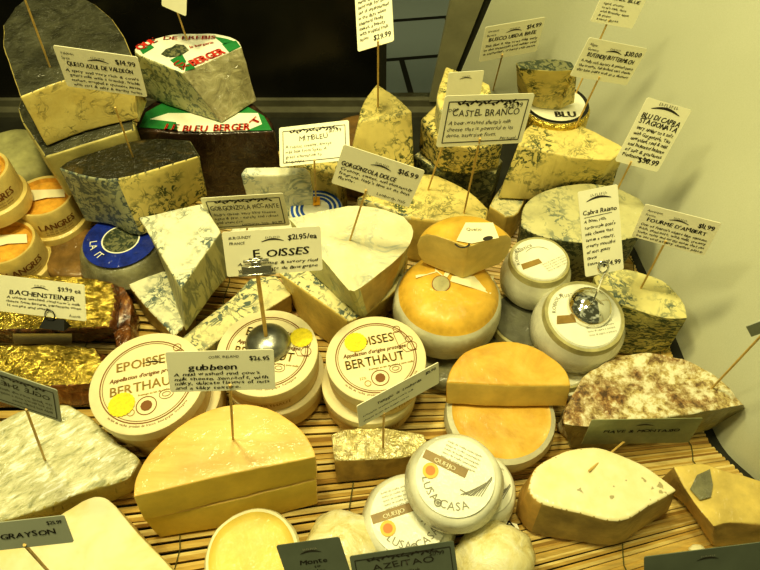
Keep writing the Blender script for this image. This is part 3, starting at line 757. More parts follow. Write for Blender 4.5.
# quarter wheel: sector pointing to the viewer
FQ = Frame(W(468, 246, .161) - Vector((0, 0, .0565)), (0, -.02, 1))
prof = [(0, .0565, 0), (.038, .056, 0), (.048, .053, 0), (.0550, .045, 0), (.058, .030, 0), (.056, .014, 0), (.048, .003, 0), (0, 0, 0)]
bm = bmesh.new(); lathe_bm(bm, FQ, prof, 30, 24, 154, 1)
finish(bm, .0015, 2, .01, .0007, 5)
o = obj('cut_cheese', bm, ['orange_rind', 'pale_gold_paste'], None, 'golden wheel section showing two pale cut faces, on top of the orange and white wheel', 'cheese', smooth=14)
bm = bmesh.new(); bm.faces.new([bm.verts.new(FQ(u, v, .0573)) for u, v in ((-.012, .008), (.0, .034), (.030, .034), (.034, .012), (.004, .004))]); obj('label', bm, 'label_cream', o)
ik = Ink(); ik.ring(.008, .002, -.006, .006, 16, 200, 340); ik.blob(.022, .011, .006, .003, .3); ik.text('Queijo', .0, .022, .006); ik.build('lettering', lambda u, v: FQ(u, v, .0577), 'ink_black', o)
# half wheel on lower wheel
F = Frame(W(501, 412, .046) - Vector((0, 0, .036)))
prof = [(0, .036, 0), (.045, .036, 0), (.051, .035, 0), (.053, .036, 1), (.058, .033, 1), (.060, .020, 1), (.057, .006, 1), (.050, .001, 1), (0, 0, 1)]
wheel('wheel_cheese', 'whole golden wheel edged in white paper, beneath the orange half wheel', 'cheese', F, prof, ['half_rind', 'white_paper'], .0010, cell=.012, wob=.012)
prism('half_cheese', 'orange speckled half wheel with straight cut face, laid on a whole golden wheel', 'cheese',
      [(446, 382), (452, 366), (465, 352), (488, 343), (510, 341), (536, 347), (556, 360), (567, 372), (571, 385), (508, 385)], .082, ['half_rind', 'gold_paste'], sm=[0] * 8 + [1, 1], zb=.0495,
      bot=[(446, 404)] + [None] * 7 + [(567, 406), (506, 407)], bev=.003, bmi=1)
# ------------------------------------------------------------------ cream round boxes with printed lids
def cream_box(label, F0, r, h, seal, lower=False, side=True):
    B = Frame(F0.c - F0.n * h, F0.n); B.x, B.y = F0.x, F0.y
    prof = [(0, h, 0), (r * .97, h, 0), (r * .995, h - .001, 0), (r, h - .003, 0), (r, h - .015, 0), (r * .985, h - .016, 1), (r * .975, h - .02, 1), (r * .975, .003, 1), (r * .96, 0, 1), (0, 0, 1)]
    o = wheel('cheese_box', label, 'cheese box', B, prof, ['box_cream', 'box_side'], 0, segs=56, group='round cream boxes with printed lids')
    if side:
        ik = Ink(); ik.text('EPOISSES', 0, .006, .0075, align='c', bold=.06); ik.text('BERTHAUT', 0, -.003, .0075, align='c', bold=.06)
        for a in (-.55, .35, 1.25): pass
        def sm_(a): return lambda u, v: B((r * .977) * math.sin(u / r + a), -(r * .977) * math.cos(u / r + a), v + h * .36)
        bm_ = ik
        ik.build('side_lettering', sm_(.35 if not lower else .1), 'ink_tan', o)
    if lower: return o
    top = lambda dz: (lambda u, v: B(u, v, h + dz))
    ik = Ink(); ik.ring(r * .80, .0011); ik.ring(r * .76, .0006)
    ik.text('Appellation d\'origine protegee', 0, r * .10, .0066, width=r * 1.28, align='c', slant=.25, bold=.06)
    ik.arc('au lait de vache  produit de france  bourgogne  fromagerie', r * .87, -math.pi / 2, .0035, outward=False)
    ik.ring(r * .17, .0009, -r * .02, -r * .48, 24); 
    ik.blob(-r * .02, -r * .48, r * .10, r * .10); ik.ring(r * .12, .0006, r * .32, -r * .34, 20, sy=.75); ik.ring(r * .07, .0006, r * .32, -r * .34, 12, sy=.6)
    # little outlined figures at the right edge
    ik.line([(r * .46, r * .48), (r * .62, r * .48), (r * .68, r * .22), (r * .5, r * .16), (r * .46, r * .48)], .0007)
    ik.ring(r * .07, .0007, r * .55, r * .56, 14); ik.ring(r * .10, .0007, r * .76, r * .10, 16); ik.ring(r * .07, .0007, r * .74, r * .27, 12)
    ik.line([(r * .5, r * .16), (r * .62, -r * .02), (r * .84, 0)], .0007)
    ik.build('printing', top(.0006), 'ink_brown', o)
    ik = Ink(); ik.text('EPOISSES', -r * .03, r * .30, .0155, width=r * .98, align='c', bold=.04)
    ik.text('BERTHAUT', -r * .03, -r * .17, .0155, width=r * 1.2, align='c', bold=.04)
    ik.text('fromage au lait de vache a pate molle', r * .25, -r * .27, .0030, align='c', bold=.1)
    ik.text('22%', -r * .42, -r * .45, .0042); ik.ring(r * .06, .0008, -r * .28, -r * .55, 12)
    ik.build('lettering', top(.0006), 'ink_tan', o)
    sx_, sy_ = seal
    S = Frame(B(sx_ * r, sy_ * r, h), B.n); S.x, S.y = B.x, B.y
    bm = bmesh.new(); n = 40; ring = [bm.verts.new(S(r * .225 * (1 + .03 * (-1) ** i) * math.cos(2 * math.pi * i / n), r * .225 * (1 + .03 * (-1) ** i) * math.sin(2 * math.pi * i / n), .0012)) for i in range(n)]
    bm.faces.new(ring); s_ = obj('seal', bm, 'seal_yellow', o, 'round yellow seal')
    return o
def boxpair(px, py, z, r, n, roll, seal, lab1, lab2, off=(0, 0)):
    F0 = Frame(W(px, py, z), n, roll); h = .0365
    cream_box(lab1, F0, r, h, seal)
    c2 = F0.c - F0.n * (h + .0006) + Vector((off[0], off[1], 0))
    F2 = Frame(c2, n, roll); cream_box(lab2, F2, r, h, (0, 0), True)
boxpair(147, 381, .088, .0595, (-.03, -.02, 1), .24, (-.43, -.36), 'printed cream box with seal at lower left of its lid, leftmost of three stacks', 'cream box under the leftmost printed box', (.008, .004))
boxpair(267, 351, .088, .0545, (0, .0, 1), -.15, (.60, .40), 'printed cream box with the dull metal dome stand on its lid', 'cream box under the one with the dull metal dome', (.004, -.003))
boxpair(376, 357, .088, .0535, (.0, .0, 1), .22, (-.33, .42), 'printed cream box with seal near its top, rightmost of three stacks', 'cream box jutting left under the rightmost printed box', (-.007, -.006))
# ------------------------------------------------------------------ front
prism('half_cheese', 'lower of two stacked orange half wheels in the left foreground', 'cheese',
      [(143, 520), (150, 490), (175, 455), (210, 430), (250, 424), (285, 440), (310, 465), (317, 479), (235, 500)], .049, ['gubbeen_rind', 'gubbeen_paste'], sm=[0] * 7 + [1, 1], zb=.010,
      bot=[(160, 538)] + [None] * 6 + [(318, 504), (242, 524)], bev=.003, bmi=1)
prism('half_cheese', 'upper of two stacked orange half wheels, carrying the $26.95 card', 'cheese',
      [(133, 497), (136, 478), (150, 453), (178, 427), (212, 409), (246, 404), (277, 412), (301, 430), (313, 447), (316, 457), (230, 474)], .092, ['gubbeen_rind', 'gubbeen_paste'], sm=[0] * 9 + [1, 1], zb=.051,
      bot=[(144, 521)] + [None] * 8 + [(317, 478), (232, 499)], bev=.003, bmi=1)
prism('foil_block', 'small pale foil-topped brick in the front centre with a slanting card', 'cheese',
      [(331, 434), (352, 428), (392, 428), (424, 434), (429, 447), (419, 455), (378, 459), (334, 461)], .040, ['gold_foil_pale', 'brick_side'], zb=.010, bot=[(334, 452), None, None, None, (428, 462), (418, 473), (380, 478), (337, 484)], bev=.004, amp=.0018, cell=.009)
def lusa(label, px, py, z, r, h, n, roll, text=True):
    F0 = Frame(W(px, py, z), n, roll); B = Frame(F0.c - F0.n * h, n, roll)
    o = wheel('cheese_round', label, 'cheese', B, rounded(r, h, .008, 0, 0, 0, .003, dome=.0008), ['wrapped_white'], .0014, wob=.025, group='white rounds with gold-brown label strip', cell=.012)
    disc('label', B, r * .84, h + .0016, 'label_white', o)
    top = lambda u, v: B(u, v, h + .0022)
    bm = bmesh.new(); bm.faces.new([bm.verts.new(B(u * r, v * r, h + .0020)) for u, v in ((-.80, .06), (-.80, .26), (.20, .26), (.20, .06))]); obj('label_band', bm, 'band_brown', o, 'gold-brown strip')
    bm = bmesh.new(); S = Frame(B(-.52 * r, -.12 * r, h), B.n); lathe_bm(bm, S, [(0, .0026, 0), (r * .105, .0026, 1), (r * .17, .0026, 1), (r * .17, .002, 1)], 24); obj('badge', bm, ['seal_orange', 'seal_ring'], o, 'round orange and yellow badge')
    ik = Ink(); ik.arc('CASA', r * .70, math.radians(-68), .0105, outward=False, gap=.14); ik.arc('LUSA', r * .70, math.radians(-128), .0105, outward=False, gap=.14)
    ik.ring(r * .07, .0012, r * .70 * math.cos(math.radians(-98)), r * .66 * math.sin(math.radians(-98)), 12); ik.ring(r * .02, .002, r * .70 * math.cos(math.radians(-98)), r * .66 * math.sin(math.radians(-98)), 8)
    for i_ in range(5): ik.text('queijo de ovelha amanteigado', -.05 * r, (.62 - .09 * i_) * r, .0028, align='c')
    # feather-like sketch on the right of the label
    for i_ in range(9): ik.line([(r * (.25 + .05 * i_), -r * (.30 - .02 * i_)), (r * (.48 + .03 * i_), -r * (.05 - .045 * i_))], .0007)
    ik.line([(r * .2, -r * .2), (r * .45, -r * .22), (r * .62, r * .05), (r * .70, r * .34)], .0011)
    ik.build('lettering', top, 'ink_grey', o)
    ik = Ink(); ik.text('QUEIJO', -.3 * r, .10 * r, .0058, align='c', bold=.06, width=r * .5); ik.build('band_lettering', lambda u, v: B(u, v, h + .0024), 'label_cream', o)
    # barcode on the side
    return o, B
lusa('white round with orange badge, lower left of the cluster, half under the upper round', 409, 516, .050, .044, .036, (-.04, -.06, 1), .30)
lusa('white round with orange badge peeping out right of and behind the upper round', 481, 484, .054, .037, .036, (.10, .02, 1), -.45)
L1, L1F = lusa('uppermost white round with gold-brown strip, orange badge and barcode on its side', 455, 477, .094, .0435, .036, (-.06, -.13, 1), -.48)
ik = Ink()
for i_ in range(14): ik.line([(.0011 * i_ - .008, .0), (.0011 * i_ - .008, .013)], random.choice((.0004, .0007, .0009)))
ik.build('barcode', lambda u, v: L1F(.0468 * math.sin(u / .046 + .12), -.0468 * math.cos(u / .046 + .12), v + .010), 'ink_black', L1)
F = Frame(W(252, 556, .046) - Vector((0, 0, .036)))
prof = [(0, .033, 0), (.033, .033, 0), (.0385, .0345, 0), (.0405, .0365, 1), (.0430, .0365, 1), (.0450, .033, 1), (.0455, .018, 1), (.043, .003, 1), (0, 0, 1)]
wheel('cheese_round', 'open round with soft yellow middle and white rim at the bottom edge', 'cheese', F, prof, ['spoon_cheese', 'white_rim'], .0010, wob=.02, cell=.01)
def lump(label, px, py, z, rx, ry, rz, matn, rot=0):
    c = W(px, py, z); bm = bmesh.new(); bmesh.ops.create_icosphere(bm, subdivisions=4, radius=1)
    for v in bm.verts:
        p = v.co.copy(); k_ = 1 + .14 * noise.noise(p * 1.6 + Vector((px, 0, 0))) + .05 * noise.noise(p * 4.5)
        zz = p.z * rz if p.z > 0 else p.z * rz * .75
        zz = max(zz, -(z - .010)); q = Vector((p.x * rx * k_, p.y * ry * k_, zz))
        v.co = c + Matrix.Rotation(rot, 3, 'Z') @ q
    return obj('cheese_round', bm, matn, None, label, 'cheese')
lump('small glossy white round behind the two dark cards at the bottom', 344, 549, .026, .040, .036, .026, 'lump_white', .2)
LP = lump('lumpy film-wrapped pale cheese at the bottom edge, right of the dark framed card', 494, 562, .034, .040, .036, .034, 'lump_white', .4)
bm = bmesh.new()
bm.faces.new([bm.verts.new(W(x, y, z)) for x, y, z in ((470, 531, .040), (478, 523, .036), (498, 519, .034), (517, 524, .034), (520, 531, .040), (498, 527, .042))]); obj('label', bm, 'label_white', LP, 'white label showing at the upper edge')
pixtext('lettering', 'LUSA', 480, 528, 516, 527, .009, .041, 'ink_black', LP)
prism('cheese_wedge', 'film-wrapped pale wedge with creased shiny film in the left foreground', 'cheese',
      [(-30, 440), (18, 411), (62, 404), (86, 414), (116, 440), (141, 459), (132, 477), (95, 489), (55, 503), (20, 517), (-30, 530)], .058, ['creased_film', 'straw_side'], zb=.010, inset=.97,
      bot=[None] * 6 + [(130, 495), (96, 507), (58, 520), (25, 533)], bev=.006, amp=.0022, cell=.010)
prism('cheese_wedge', 'large soft white-rinded cheese corner at the bottom left', 'cheese',
      [(-25, 545), (30, 532), (66, 511), (88, 498), (104, 497), (116, 507), (140, 535), (172, 568), (200, 605), (90, 640), (-25, 625)], .062, ['brie_rind', 'brie_side'], zb=.010, bev=.008, amp=.0012)
# right front
prism('half_cheese', 'large mottled brown and white rind half wheel leaning by the right wall', 'cheese',
      [(563, 424), (568, 402), (582, 380), (606, 362), (640, 353), (682, 359), (716, 377), (734, 393), (745, 405), (700, 412), (650, 419), (597, 427)], .068, ['mottled_rind', 'mottled_cut'], zb=.010,
      sm=[0] * 8 + [1] * 4, bot=[(568, 440)] + [None] * 7 + [(744, 412), (690, 436), (640, 445), (577, 448)], bev=.006, amp=.0028, cell=.009, bmi=1)
prism('cheese_wedge', 'creamy white wedge with tan rind on a bare patch of mat, front right', 'cheese',
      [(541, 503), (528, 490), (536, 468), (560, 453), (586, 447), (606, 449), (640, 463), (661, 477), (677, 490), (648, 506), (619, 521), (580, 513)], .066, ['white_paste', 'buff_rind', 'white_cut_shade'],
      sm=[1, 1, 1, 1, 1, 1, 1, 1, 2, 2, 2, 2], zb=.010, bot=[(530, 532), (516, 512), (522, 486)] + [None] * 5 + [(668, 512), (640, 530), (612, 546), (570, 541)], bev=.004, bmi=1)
o = prism('cheese_wedge', 'buff angular wedge with grey patch of wrapping, rightmost cheese in the front', 'cheese',
      [(673, 466), (702, 464), (719, 469), (768, 483), (768, 524), (730, 523), (714, 527), (692, 500)], .060, ['rind_yellow', 'buff_rind', 'tan_rind'], zb=.010,
      sm=[2, 2, 2, 2, 1, 1, 1, 2], bot=[None, None, None, None, (768, 550), (738, 548), (712, 547), (684, 505)], bev=.004, amp=.0015)
bm = bmesh.new(); bm.faces.new([bm.verts.new(W(x, y, .0622)) for x, y in ((690, 489), (697, 475), (710, 469), (713, 485), (711, 497), (700, 500))]); obj('film_patch', bm, 'grey_wrap', o, 'grey crinkled film patch')
c = W(697, 550, .013); bm = bmesh.new(); bmesh.ops.create_icosphere(bm, subdivisions=3, radius=1)
for v in bm.verts: v.co = c + Vector((v.co.x * .0075, v.co.y * .0055, v.co.z * .004)) * (1 + .2 * noise.noise(v.co * 2))
obj('cheese_crumb', bm, 'white_rim', None, 'small loose white crumb on the mat beside the rightmost front wedge', 'crumb')
#@@CARDS
# ------------------------------------------------------------------ price cards
bpy.context.view_layer.update()
DG = bpy.context.evaluated_depsgraph_get(); DG.update()
def HIT(x, y):
    ok, loc, nor, idx, ob, mw = sc.ray_cast(DG, CAM, ray(x, y).normalized())
    return loc.copy() if ok else W(x, y, .009)
# find every skewer's foot on what is already there before any card is placed
def rodr(r):
    a = math.sqrt(sum(x * x for x in r)) or 1e-9
    return Matrix.Rotation(a, 3, Vector(r) / a)
def fit_card(corners, Y, aspect, n0=(0, -.80, .60)):
    """rectangle (centre on the plane y=Y) whose view from the camera best fits the four measured corners TL, TR, BR, BL"""
    cx = sum(c[0] for c in corners) / 4; cy = sum(c[1] for c in corners) / 4
    c0 = YP(cx, cy, Y); dep = (c0 - CAM).dot(FW)
    w0 = (math.dist(corners[0], corners[1]) + math.dist(corners[3], corners[2])) / 2 * dep / FPX
    ang = math.atan2(-(corners[1][1] - corners[0][1]), corners[1][0] - corners[0][0])
    nz = Vector(n0).normalized(); xx = Vector((1, 0, 0)); xx = (xx - nz * xx.dot(nz)).normalized(); yy = nz.cross(xx)
    B0 = Matrix((xx, yy, nz)).transposed() @ Matrix.Rotation(ang, 3, 'Z')
    w0 = w0 * 1.0
    p = np.array([0, 0, 0, cx, cy, w0, w0 / aspect], float)
    def rect(p):
        Bm = rodr(p[:3]) @ B0; c = YP(p[3], p[4], Y)
        return c, Bm.col[0].copy(), Bm.col[1].copy(), Bm.col[2].copy(), p[5], p[6]
    def res(p):
        c, x, y, z, w, h = rect(p); out = []
        for (sx, sy), q in zip(((-1, 1), (1, 1), (1, -1), (-1, -1)), corners):
            u = PROJ(c + x * (sx * w / 2) + y * (sy * h / 2)); out += [u[0] - q[0], u[1] - q[1]]
        out += [14 * math.log(abs(w / h) / aspect)] + [1.2 * a for a in p[:3]]
        return np.array(out)
    lam = 1e-2; r = res(p); sc_ = np.array([.01, .01, .01, .1, .1, .0005, .0005])
    for it in range(60):
        J = np.stack([(res(p + sc_ * np.eye(7)[i]) - r) / sc_[i] for i in range(7)], 1)
        S = np.diag([1, 1, 1, 50, 50, .05, .05]); A = (J @ S).T @ (J @ S); g = (J @ S).T @ r
        d = S @ np.linalg.solve(A + lam * np.eye(7) * (np.trace(A) / 7), -g)
        r2 = res(p + d)
        if (r2 @ r2) < (r @ r): p = p + d; r = r2; lam = max(lam * .4, 1e-7)
        else: lam *= 3
        if lam > 1e6: break
    return rect(p)
def floral(ik, w, h):
    """drawn border: thin frame and a garland on the top edge"""
    e = .06 * h
    x0, x1, y0, y1 = -w / 2 + e * 1.6, w / 2 - e * 1.6, -h / 2 + e * 1.4, h / 2 - e * 1.9
    t = h * .018
    for a, b in (((x0, y0), (x1, y0)), ((x1, y0), (x1, y1)), ((x1, y1), (x0, y1)), ((x0, y1), (x0, y0))): ik.line([a, b], t)
    for i in range(15):
        f = (i - 7) / 7; x = f * w * .33; y = y1 - h * .035 + h * .03 * math.sin(i * 2.1)
        ik.blob(x, y, h * .045, h * .02, (1 if i % 2 else -1) * .7)
    ik.line([(-w * .33, y1 - h * .05), (-w * .15, y1 - h * .01), (0, y1 - h * .05), (w * .15, y1 - h * .01), (w * .33, y1 - h * .05)], t * .8)
def logo(ik, faint, w, h, x, y, s):
    for i in range(8):
        u = x + s * (i - 3.5) * .13; faint.line([(u, y + s * .24), (u + s * .02 * (-1) ** i, y + s * .38)], s * .035); faint.line([(u, y + s * (.24 + .05 * (i % 3))), (u + s * .06, y + s * (.24 + .05 * (i % 3)))], s * .03)
    n = 12; pts = [(x + s * (-.75 + 1.5 * i / n), y + s * .16 * math.sin(math.pi * i / n)) for i in range(n + 1)]
    ik.line(pts, [s * (.03 + .09 * math.sin(math.pi * i / n)) for i in range(n + 1)])
def write(ik, faint, w, h, kind, T):
    port = h > w
    if kind == 'plain': return
    if kind == 'frame':
        floral(ik, w, h)
        ik.text(T['title'], 0, h * .10, h * .19, width=w * T.get('tw', .68), align='c', jit=.6)
        if T.get('price'): ik.text(T['price'], w * .40, h * .24, h * .13, align='r', jit=.5)
        if T.get('note'): ik.text(T['note'], -w * .43, h * .20, h * .09, jit=.5)
        n = len(T['lines'])
        for i, s in enumerate(T['lines']):
            ik.text(s, -w * .41, h * (-.06 - .125 * i), h * .105, width=min(w * .80, text_width(s, h * .105)), jit=.8, slant=.1)
        if T.get('foot'): ik.text(T['foot'], w * .41, -h * .40, h * .09, align='r', jit=.6, slant=.1)
        return
    if port:
        logo(ik, faint, w, h, 0, h * .37, w * .42)
        y = h * .22
        for s in T['title']:
            ik.text(s, 0, y, w * .15, width=min(w * .86, text_width(s, w * .15)), align='c', jit=.5, bold=.05, slant=.15); y -= h * .085
        if T.get('rule'): ik.line([(-w * .40, y + h * .055), (w * .30, y + h * .062)], w * .012)
        y -= h * .005
        for s in T['lines']:
            ik.text(s, -w * .42, y, w * .105, width=min(w * .84, text_width(s, w * .105)), jit=.8, slant=.12, bold=.04); y -= T.get('dy', .073) * h
        ik.text(T['price'], w * .44, -h * .42, w * .17, align='r', jit=.5, bold=.05)
        return
    if T.get('origin'):
        for i, s in enumerate(T['origin']): ik.text(s, -w * .44, h * (.33 - .12 * i), h * .085, jit=.6, slant=.1)
    if not T.get('nologo'): logo(ik, faint, w, h, T.get('lx', 0), h * .24, h * .30)
    if T.get('price'): ik.text(T['price'], w * .46, h * .25, h * T.get('ps', .17), align='r', jit=.5, bold=.04)
    ik.text(T['title'], T.get('tx', 0) * w, h * T.get('ty', .06), h * T.get('ts', .15), width=w * T.get('tw', .8), align='c', jit=.5, bold=.05, slant=T.get('sl', .1))
    for i, s in enumerate(T['lines']):
        ls = h * T.get('ls', .095); ik.text(s, -w * .45, h * (T.get('y0', -.09) - T.get('dy', .115) * i), ls, width=min(w * .9, text_width(s, ls) * 1.5), jit=.8, slant=.12, bold=.04)
    if T.get('foot'): ik.text(T['foot'], w * .44, -h * .43, h * .10, align='r', jit=.6, slant=.1)
PENDING = []
def card(label, corners, foot=None, top=None, Y=None, dY=-.01, kind='land', T=None, mat='card_cream', ink='ink_black', aspect=1.72, n0=(0, -.80, .60), flip=False, foot_z=None, group='hand-lettered price cards'):
    PENDING.append((label, corners, foot, top, Y, dY, kind, T, mat, ink, aspect, n0, flip, HIT(*foot) if foot and foot_z is None else (W(*foot, foot_z) if foot else None), group))
def place():
    out = []
    for (label, corners, foot, top, Y, dY, kind, T, mat, ink, aspect, n0, flip, fp, group) in PENDING:
        if Y is None: Y = fp.y + dY
        c, x, y, z, w, h = fit_card(corners, Y, aspect, n0)
        if flip: pass
        root = empty('price_sign', fp if fp is not None else c - y * (h / 2), label, 'price card', group)
        bm = bmesh.new(); t = .0004; rr = min(w, h) * .03
        P = [(-w / 2 + rr, -h / 2), (w / 2 - rr, -h / 2), (w / 2, -h / 2 + rr), (w / 2, h / 2 - rr), (w / 2 - rr, h / 2), (-w / 2 + rr, h / 2), (-w / 2, h / 2 - rr), (-w / 2, -h / 2 + rr)]
        a = [bm.verts.new(c + x * u + y * v + z * t) for u, v in P]; b = [bm.verts.new(c + x * u + y * v - z * t) for u, v in P]
        bm.faces.new(a); bm.faces.new(b[::-1])
        for i in range(8): bm.faces.new((a[i], b[i], b[(i + 1) % 8], a[(i + 1) % 8]))
        bmesh.ops.recalc_face_normals(bm, faces=bm.faces[:])
        cd_ = obj('card', bm, mat, root)
        if T is not None:
            ik, fa = Ink(), Ink()
            write(ik, fa, w, h, kind, T)
            s = -1 if flip else 1
            mp = lambda u, v: c + x * (u * s) + y * v + z * (t + .0003)
            ik.build('lettering', mp, ink, cd_); fa.build('faint_lettering', mp, 'ink_grey', cd_)
        if fp is not None:
            n_ = z if z.dot(CAM - c) > 0 else -z
            tp = PLN(top[0], top[1], c, z) - n_ * .0018
            d = (tp - fp).normalized()
            bm = bmesh.new(); tube_bm(bm, [fp - d * .012, fp + (tp - fp) * .5, tp + d * min(h, w) * .22], [.0011, .0012, .0011], 7)
            obj('skewer', bm, 'skewer_wood', root)
        out.append((c, x, y, z, w, h))
    return out

card('cream price card on a skewer reading $14.99, in front of the topmost left wedge', [(53, 45), (137, 57), (148, 97), (67, 86)], (133, 157), (117, 115), kind='land', dY=-.02,
     T=dict(origin=['Valdeón', 'Spain'], price='$14.99', title='QUESO AZUL DE VALDEÓN', lines=['A spicy and very rich & cow\'s', '  goat\'s milk with a crumbly, friable', '  texture, wrapped in sycamore leaves,', '  with tart & salty & earthy notes']))
card('tall cream price card reading $29.99, cut off by the top edge', [(354, -22), (390, -36), (394, 41), (358, 52)], (378, 107), (377, 47), aspect=.6, dY=-.005,
     T=dict(title=['ARDI-BLUE'], lines=['made with Echoran', 'hand milk for blue', 'out of unpasteurised', 'in the days when', 'shepherd family', 'makes, a beauty', 'with tropical fruit', 'notes'], price='$29.99', dy=.072), kind='port')
card('cream price card reading $14.99 tilted up at right, by the dark post', [(486, 27), (545, 17), (537, 51), (478, 62)], (493, 90), (502, 59), dY=-.05,
     T=dict(origin=['Germany', 'Bavaria'], price='$14.99', title='BUSCO UBDA BREE', lines=['This blue & the cows milk early', 'in the mountain and milder rind', 'is smoother, creamy rich paste']))
card('cream price card reading $30.00 tilted down at right, against the white wall', [(589, 38), (648, 48), (626, 86), (570, 75)], (576, 126), (597, 84), dY=-.01,
     T=dict(origin=['Allgau', 'Germany'], price='$30.00', title='BUTENDIJ BUTTERMILCH', lines=['A really rich, buttery & smooth paste', 'the creamy, full bodied, tart cheese', 'this blue pairs well as a dessert']))
card('cream price card cut off by the top edge, highest one near the wall', [(602, -9), (648, -1), (630, 29), (592, 21)], (576, 93), (607, 26), dY=-.01,
     T=dict(title='CASHEL BLUE', price='', nologo=1, ty=.30, lines=['  aged, creamy', '  cow\'s milk, best', '  with Bramley apple', '  & ginger', '  Ireland  $17.99'], y0=.12, dy=.13))
card('tall cream price card reading $30.99, hanging against the white wall', [(647, 97), (692, 110), (657, 172), (615, 161)], (612, 200), (629, 168), aspect=.72, dY=-.01, kind='port',
     T=dict(title=['BLU DI CAPRA', 'STAGIONATA'], lines=['Very similar to a soft', 'with Gorgonzola. This', 'unwashed, rind & mild', 'and balanced balance', 'of salt & goatiness', 'Piedmont, Italy'], price='$30.99', dy=.085))
card('cream price card reading $11.99 above the speckled half wheel, against the wall', [(645, 203), (722, 224), (704, 255), (632, 237)], (641, 288), (663, 247), dY=-.01,
     T=dict(origin=['Auvergne,', 'France'], price='$11.99', title='FOURME D\'AMBERT', lines=['One of France\'s oldest blue cheeses.', 'Rich, semi-soft, with mild, creamy', 'fruity, nutty and earthy notes that can', 'be served at any cheese plate']))
card('framed cream card reading $17.99 with garland border, before the brown foil half wheel', [(279, 128), (349, 120), (350, 160), (280, 167)], (316, 201), (314, 164), dY=-.01, kind='frame',
     T=dict(title='MITIBLEU', tw=.42, price='$17.99', lines=['A robust, creamy, always', 'milk blue from Spain. A', 'great alternative to', 'Roquefort']))
card('cream price card reading $16 slanting down, skewered into the big soft wedge', [(344, 145), (425, 170), (409, 208), (331, 182)], (350, 240), (364, 197), dY=-.015,
     T=dict(price='$16.99', title='GORGONZOLA DOLCE', tx=-.12, tw=.68, ty=.02, ps=.18, lines=['Creamy, sweet, and pleasantly', 'fragrant. Italy\'s blue at its best', 'flavor.'], foot='Lombardy, Italy'))
card('large framed price card with garland border, in front of the back right stack', [(445, 96), (535, 93), (521, 143), (436, 147)], (464, 213), (479, 147), dY=-.02, kind='frame',
     T=dict(title='CASTEL BRANCO', tw=.76, note='DOP', price='$26.99', lines=['A beer-washed sheep\'s milk', 'cheese that is powerful in its', 'dense, assertive form.'], foot='Portugal'))
card('small nearly blank cream card standing behind the large framed card', [(449, 73), (484, 70), (480, 97), (445, 99)], (428, 190), (443, 147), Y=None, dY=.0, aspect=1.3,
     T=dict(title='', price='', lines=[]))
card('framed garland-bordered card directly above and behind the $21 card', [(200, 198), (283, 193), (290, 225), (212, 230)], (246, 262), (247, 228), dY=-.01, kind='frame',
     T=dict(title='GORGONZOLA PICCANTE', tw=.84, price='', lines=['Italy\'s classic very blue cheese', 'aged & firm - earthy and robust', 'and assertive'], foot='Lombardy, Italy  $15.99'))
card('see-through film card lying along the cut face of the mottled half wheel', [(593, 419), (702, 419), (690, 441), (580, 445)], (596, 465), (626, 442), dY=.034, mat='card_film', ink='ink_black', aspect=2.6, n0=(0, -.5, .86),
     T=dict(title='PIAVE & MONTASIO', price='', ty=-.02, tw=.7, lines=['']))
card('cream price card reading $26.95, above the stacked half wheels', [(164, 352), (275, 349), (274, 389), (172, 392)], (233, 439), (230, 390), dY=-.01, aspect=2.4,
     T=dict(origin=['                         CORK, IRELAND'], price='$26.95', lx=-.05, title='gubbeen', ts=.20, tw=.46, tx=-.08, ty=.05, ps=.15, nologo=0, ls=.11, lines=['A mild washed rind cow\'s', 'milk cheese. Semi-soft, with', 'milky, delicate flavors of nuts', 'and a silky texture.'], foot=''))
card('narrow cream price card slanting up to the right above the foil-topped brick', [(355, 405), (440, 363), (437, 382), (361, 428)], (383, 447), (385, 416), dY=-.012, aspect=3.2, n0=(.1, -.5, .86),
     T=dict(title='Taleggio  di  Lombardia', nologo=1, price='$15.00', ty=.1, tw=.55, lines=['aromatic washed-rind cow\'s milk', 'cheese from the Italian north'], y0=-.12, dy=.22))
card('grey backlit framed card tilting over the creased-film wedge at left', [(-22, 362), (56, 391), (63, 421), (-16, 397)], (45, 460), (26, 414), dY=-.01, kind='frame', mat='card_grey_backlit', flip=True, aspect=1.9,
     T=dict(title='OGLE SHIELD', tw=.8, price='', lines=['raw Jersey cow\'s milk cheese', 'rich and savory with a nutty', 'finish and golden paste']))
card('grey backlit card at the bottom left corner above the soft white cheese', [(-24, 525), (60, 516), (78, 541), (-20, 552)], (56, 580), (24, 548), dY=-.02, mat='card_grey_backlit', aspect=2.6, n0=(0, -.55, .83),
     T=dict(title='GRAYSON', price='$25.99', nologo=1, tx=.05, ty=-.1, ts=.26, tw=.62, lines=[]))
card('dark backlit card at the bottom edge over the open yellow round', [(275, 545), (340, 537), (352, 580), (292, 588)], (318, 605), (318, 584), dY=-.015, mat='card_dark_backlit', aspect=1.4, n0=(0, -.5, .86),
     T=dict(title='Monte', price='', tw=.45, ty=.0, lines=['            to', '        Enebro']))
card('dark backlit framed card at the bottom edge in front of the small glossy white round', [(350, 556), (453, 541), (460, 582), (356, 598)], (405, 612), (405, 588), dY=-.015, kind='frame', mat='card_dark_backlit', aspect=2.1, n0=(0, -.5, .86),
     T=dict(title='AZEITAO', tw=.6, price='$17.99', lines=['buttery sheep\'s milk, thistle']))
card('dark backlit blank card back at the bottom right corner', [(648, 558), (768, 540), (772, 580), (640, 594)], (704, 602), (706, 586), dY=-.015, mat='card_dark_backlit', aspect=2.2, n0=(0, -.5, .86), T=dict(title='', price='', lines=[]))
card('grey card tip entering at the right edge, on a skewer in the mottled half wheel', [(745, 329), (800, 304), (803, 320), (752, 334)], (712, 388), (766, 333), dY=-.01, mat='card_grey_backlit', aspect=2.2, n0=(0, -.5, .86), T=dict(title='', price='', lines=[]))
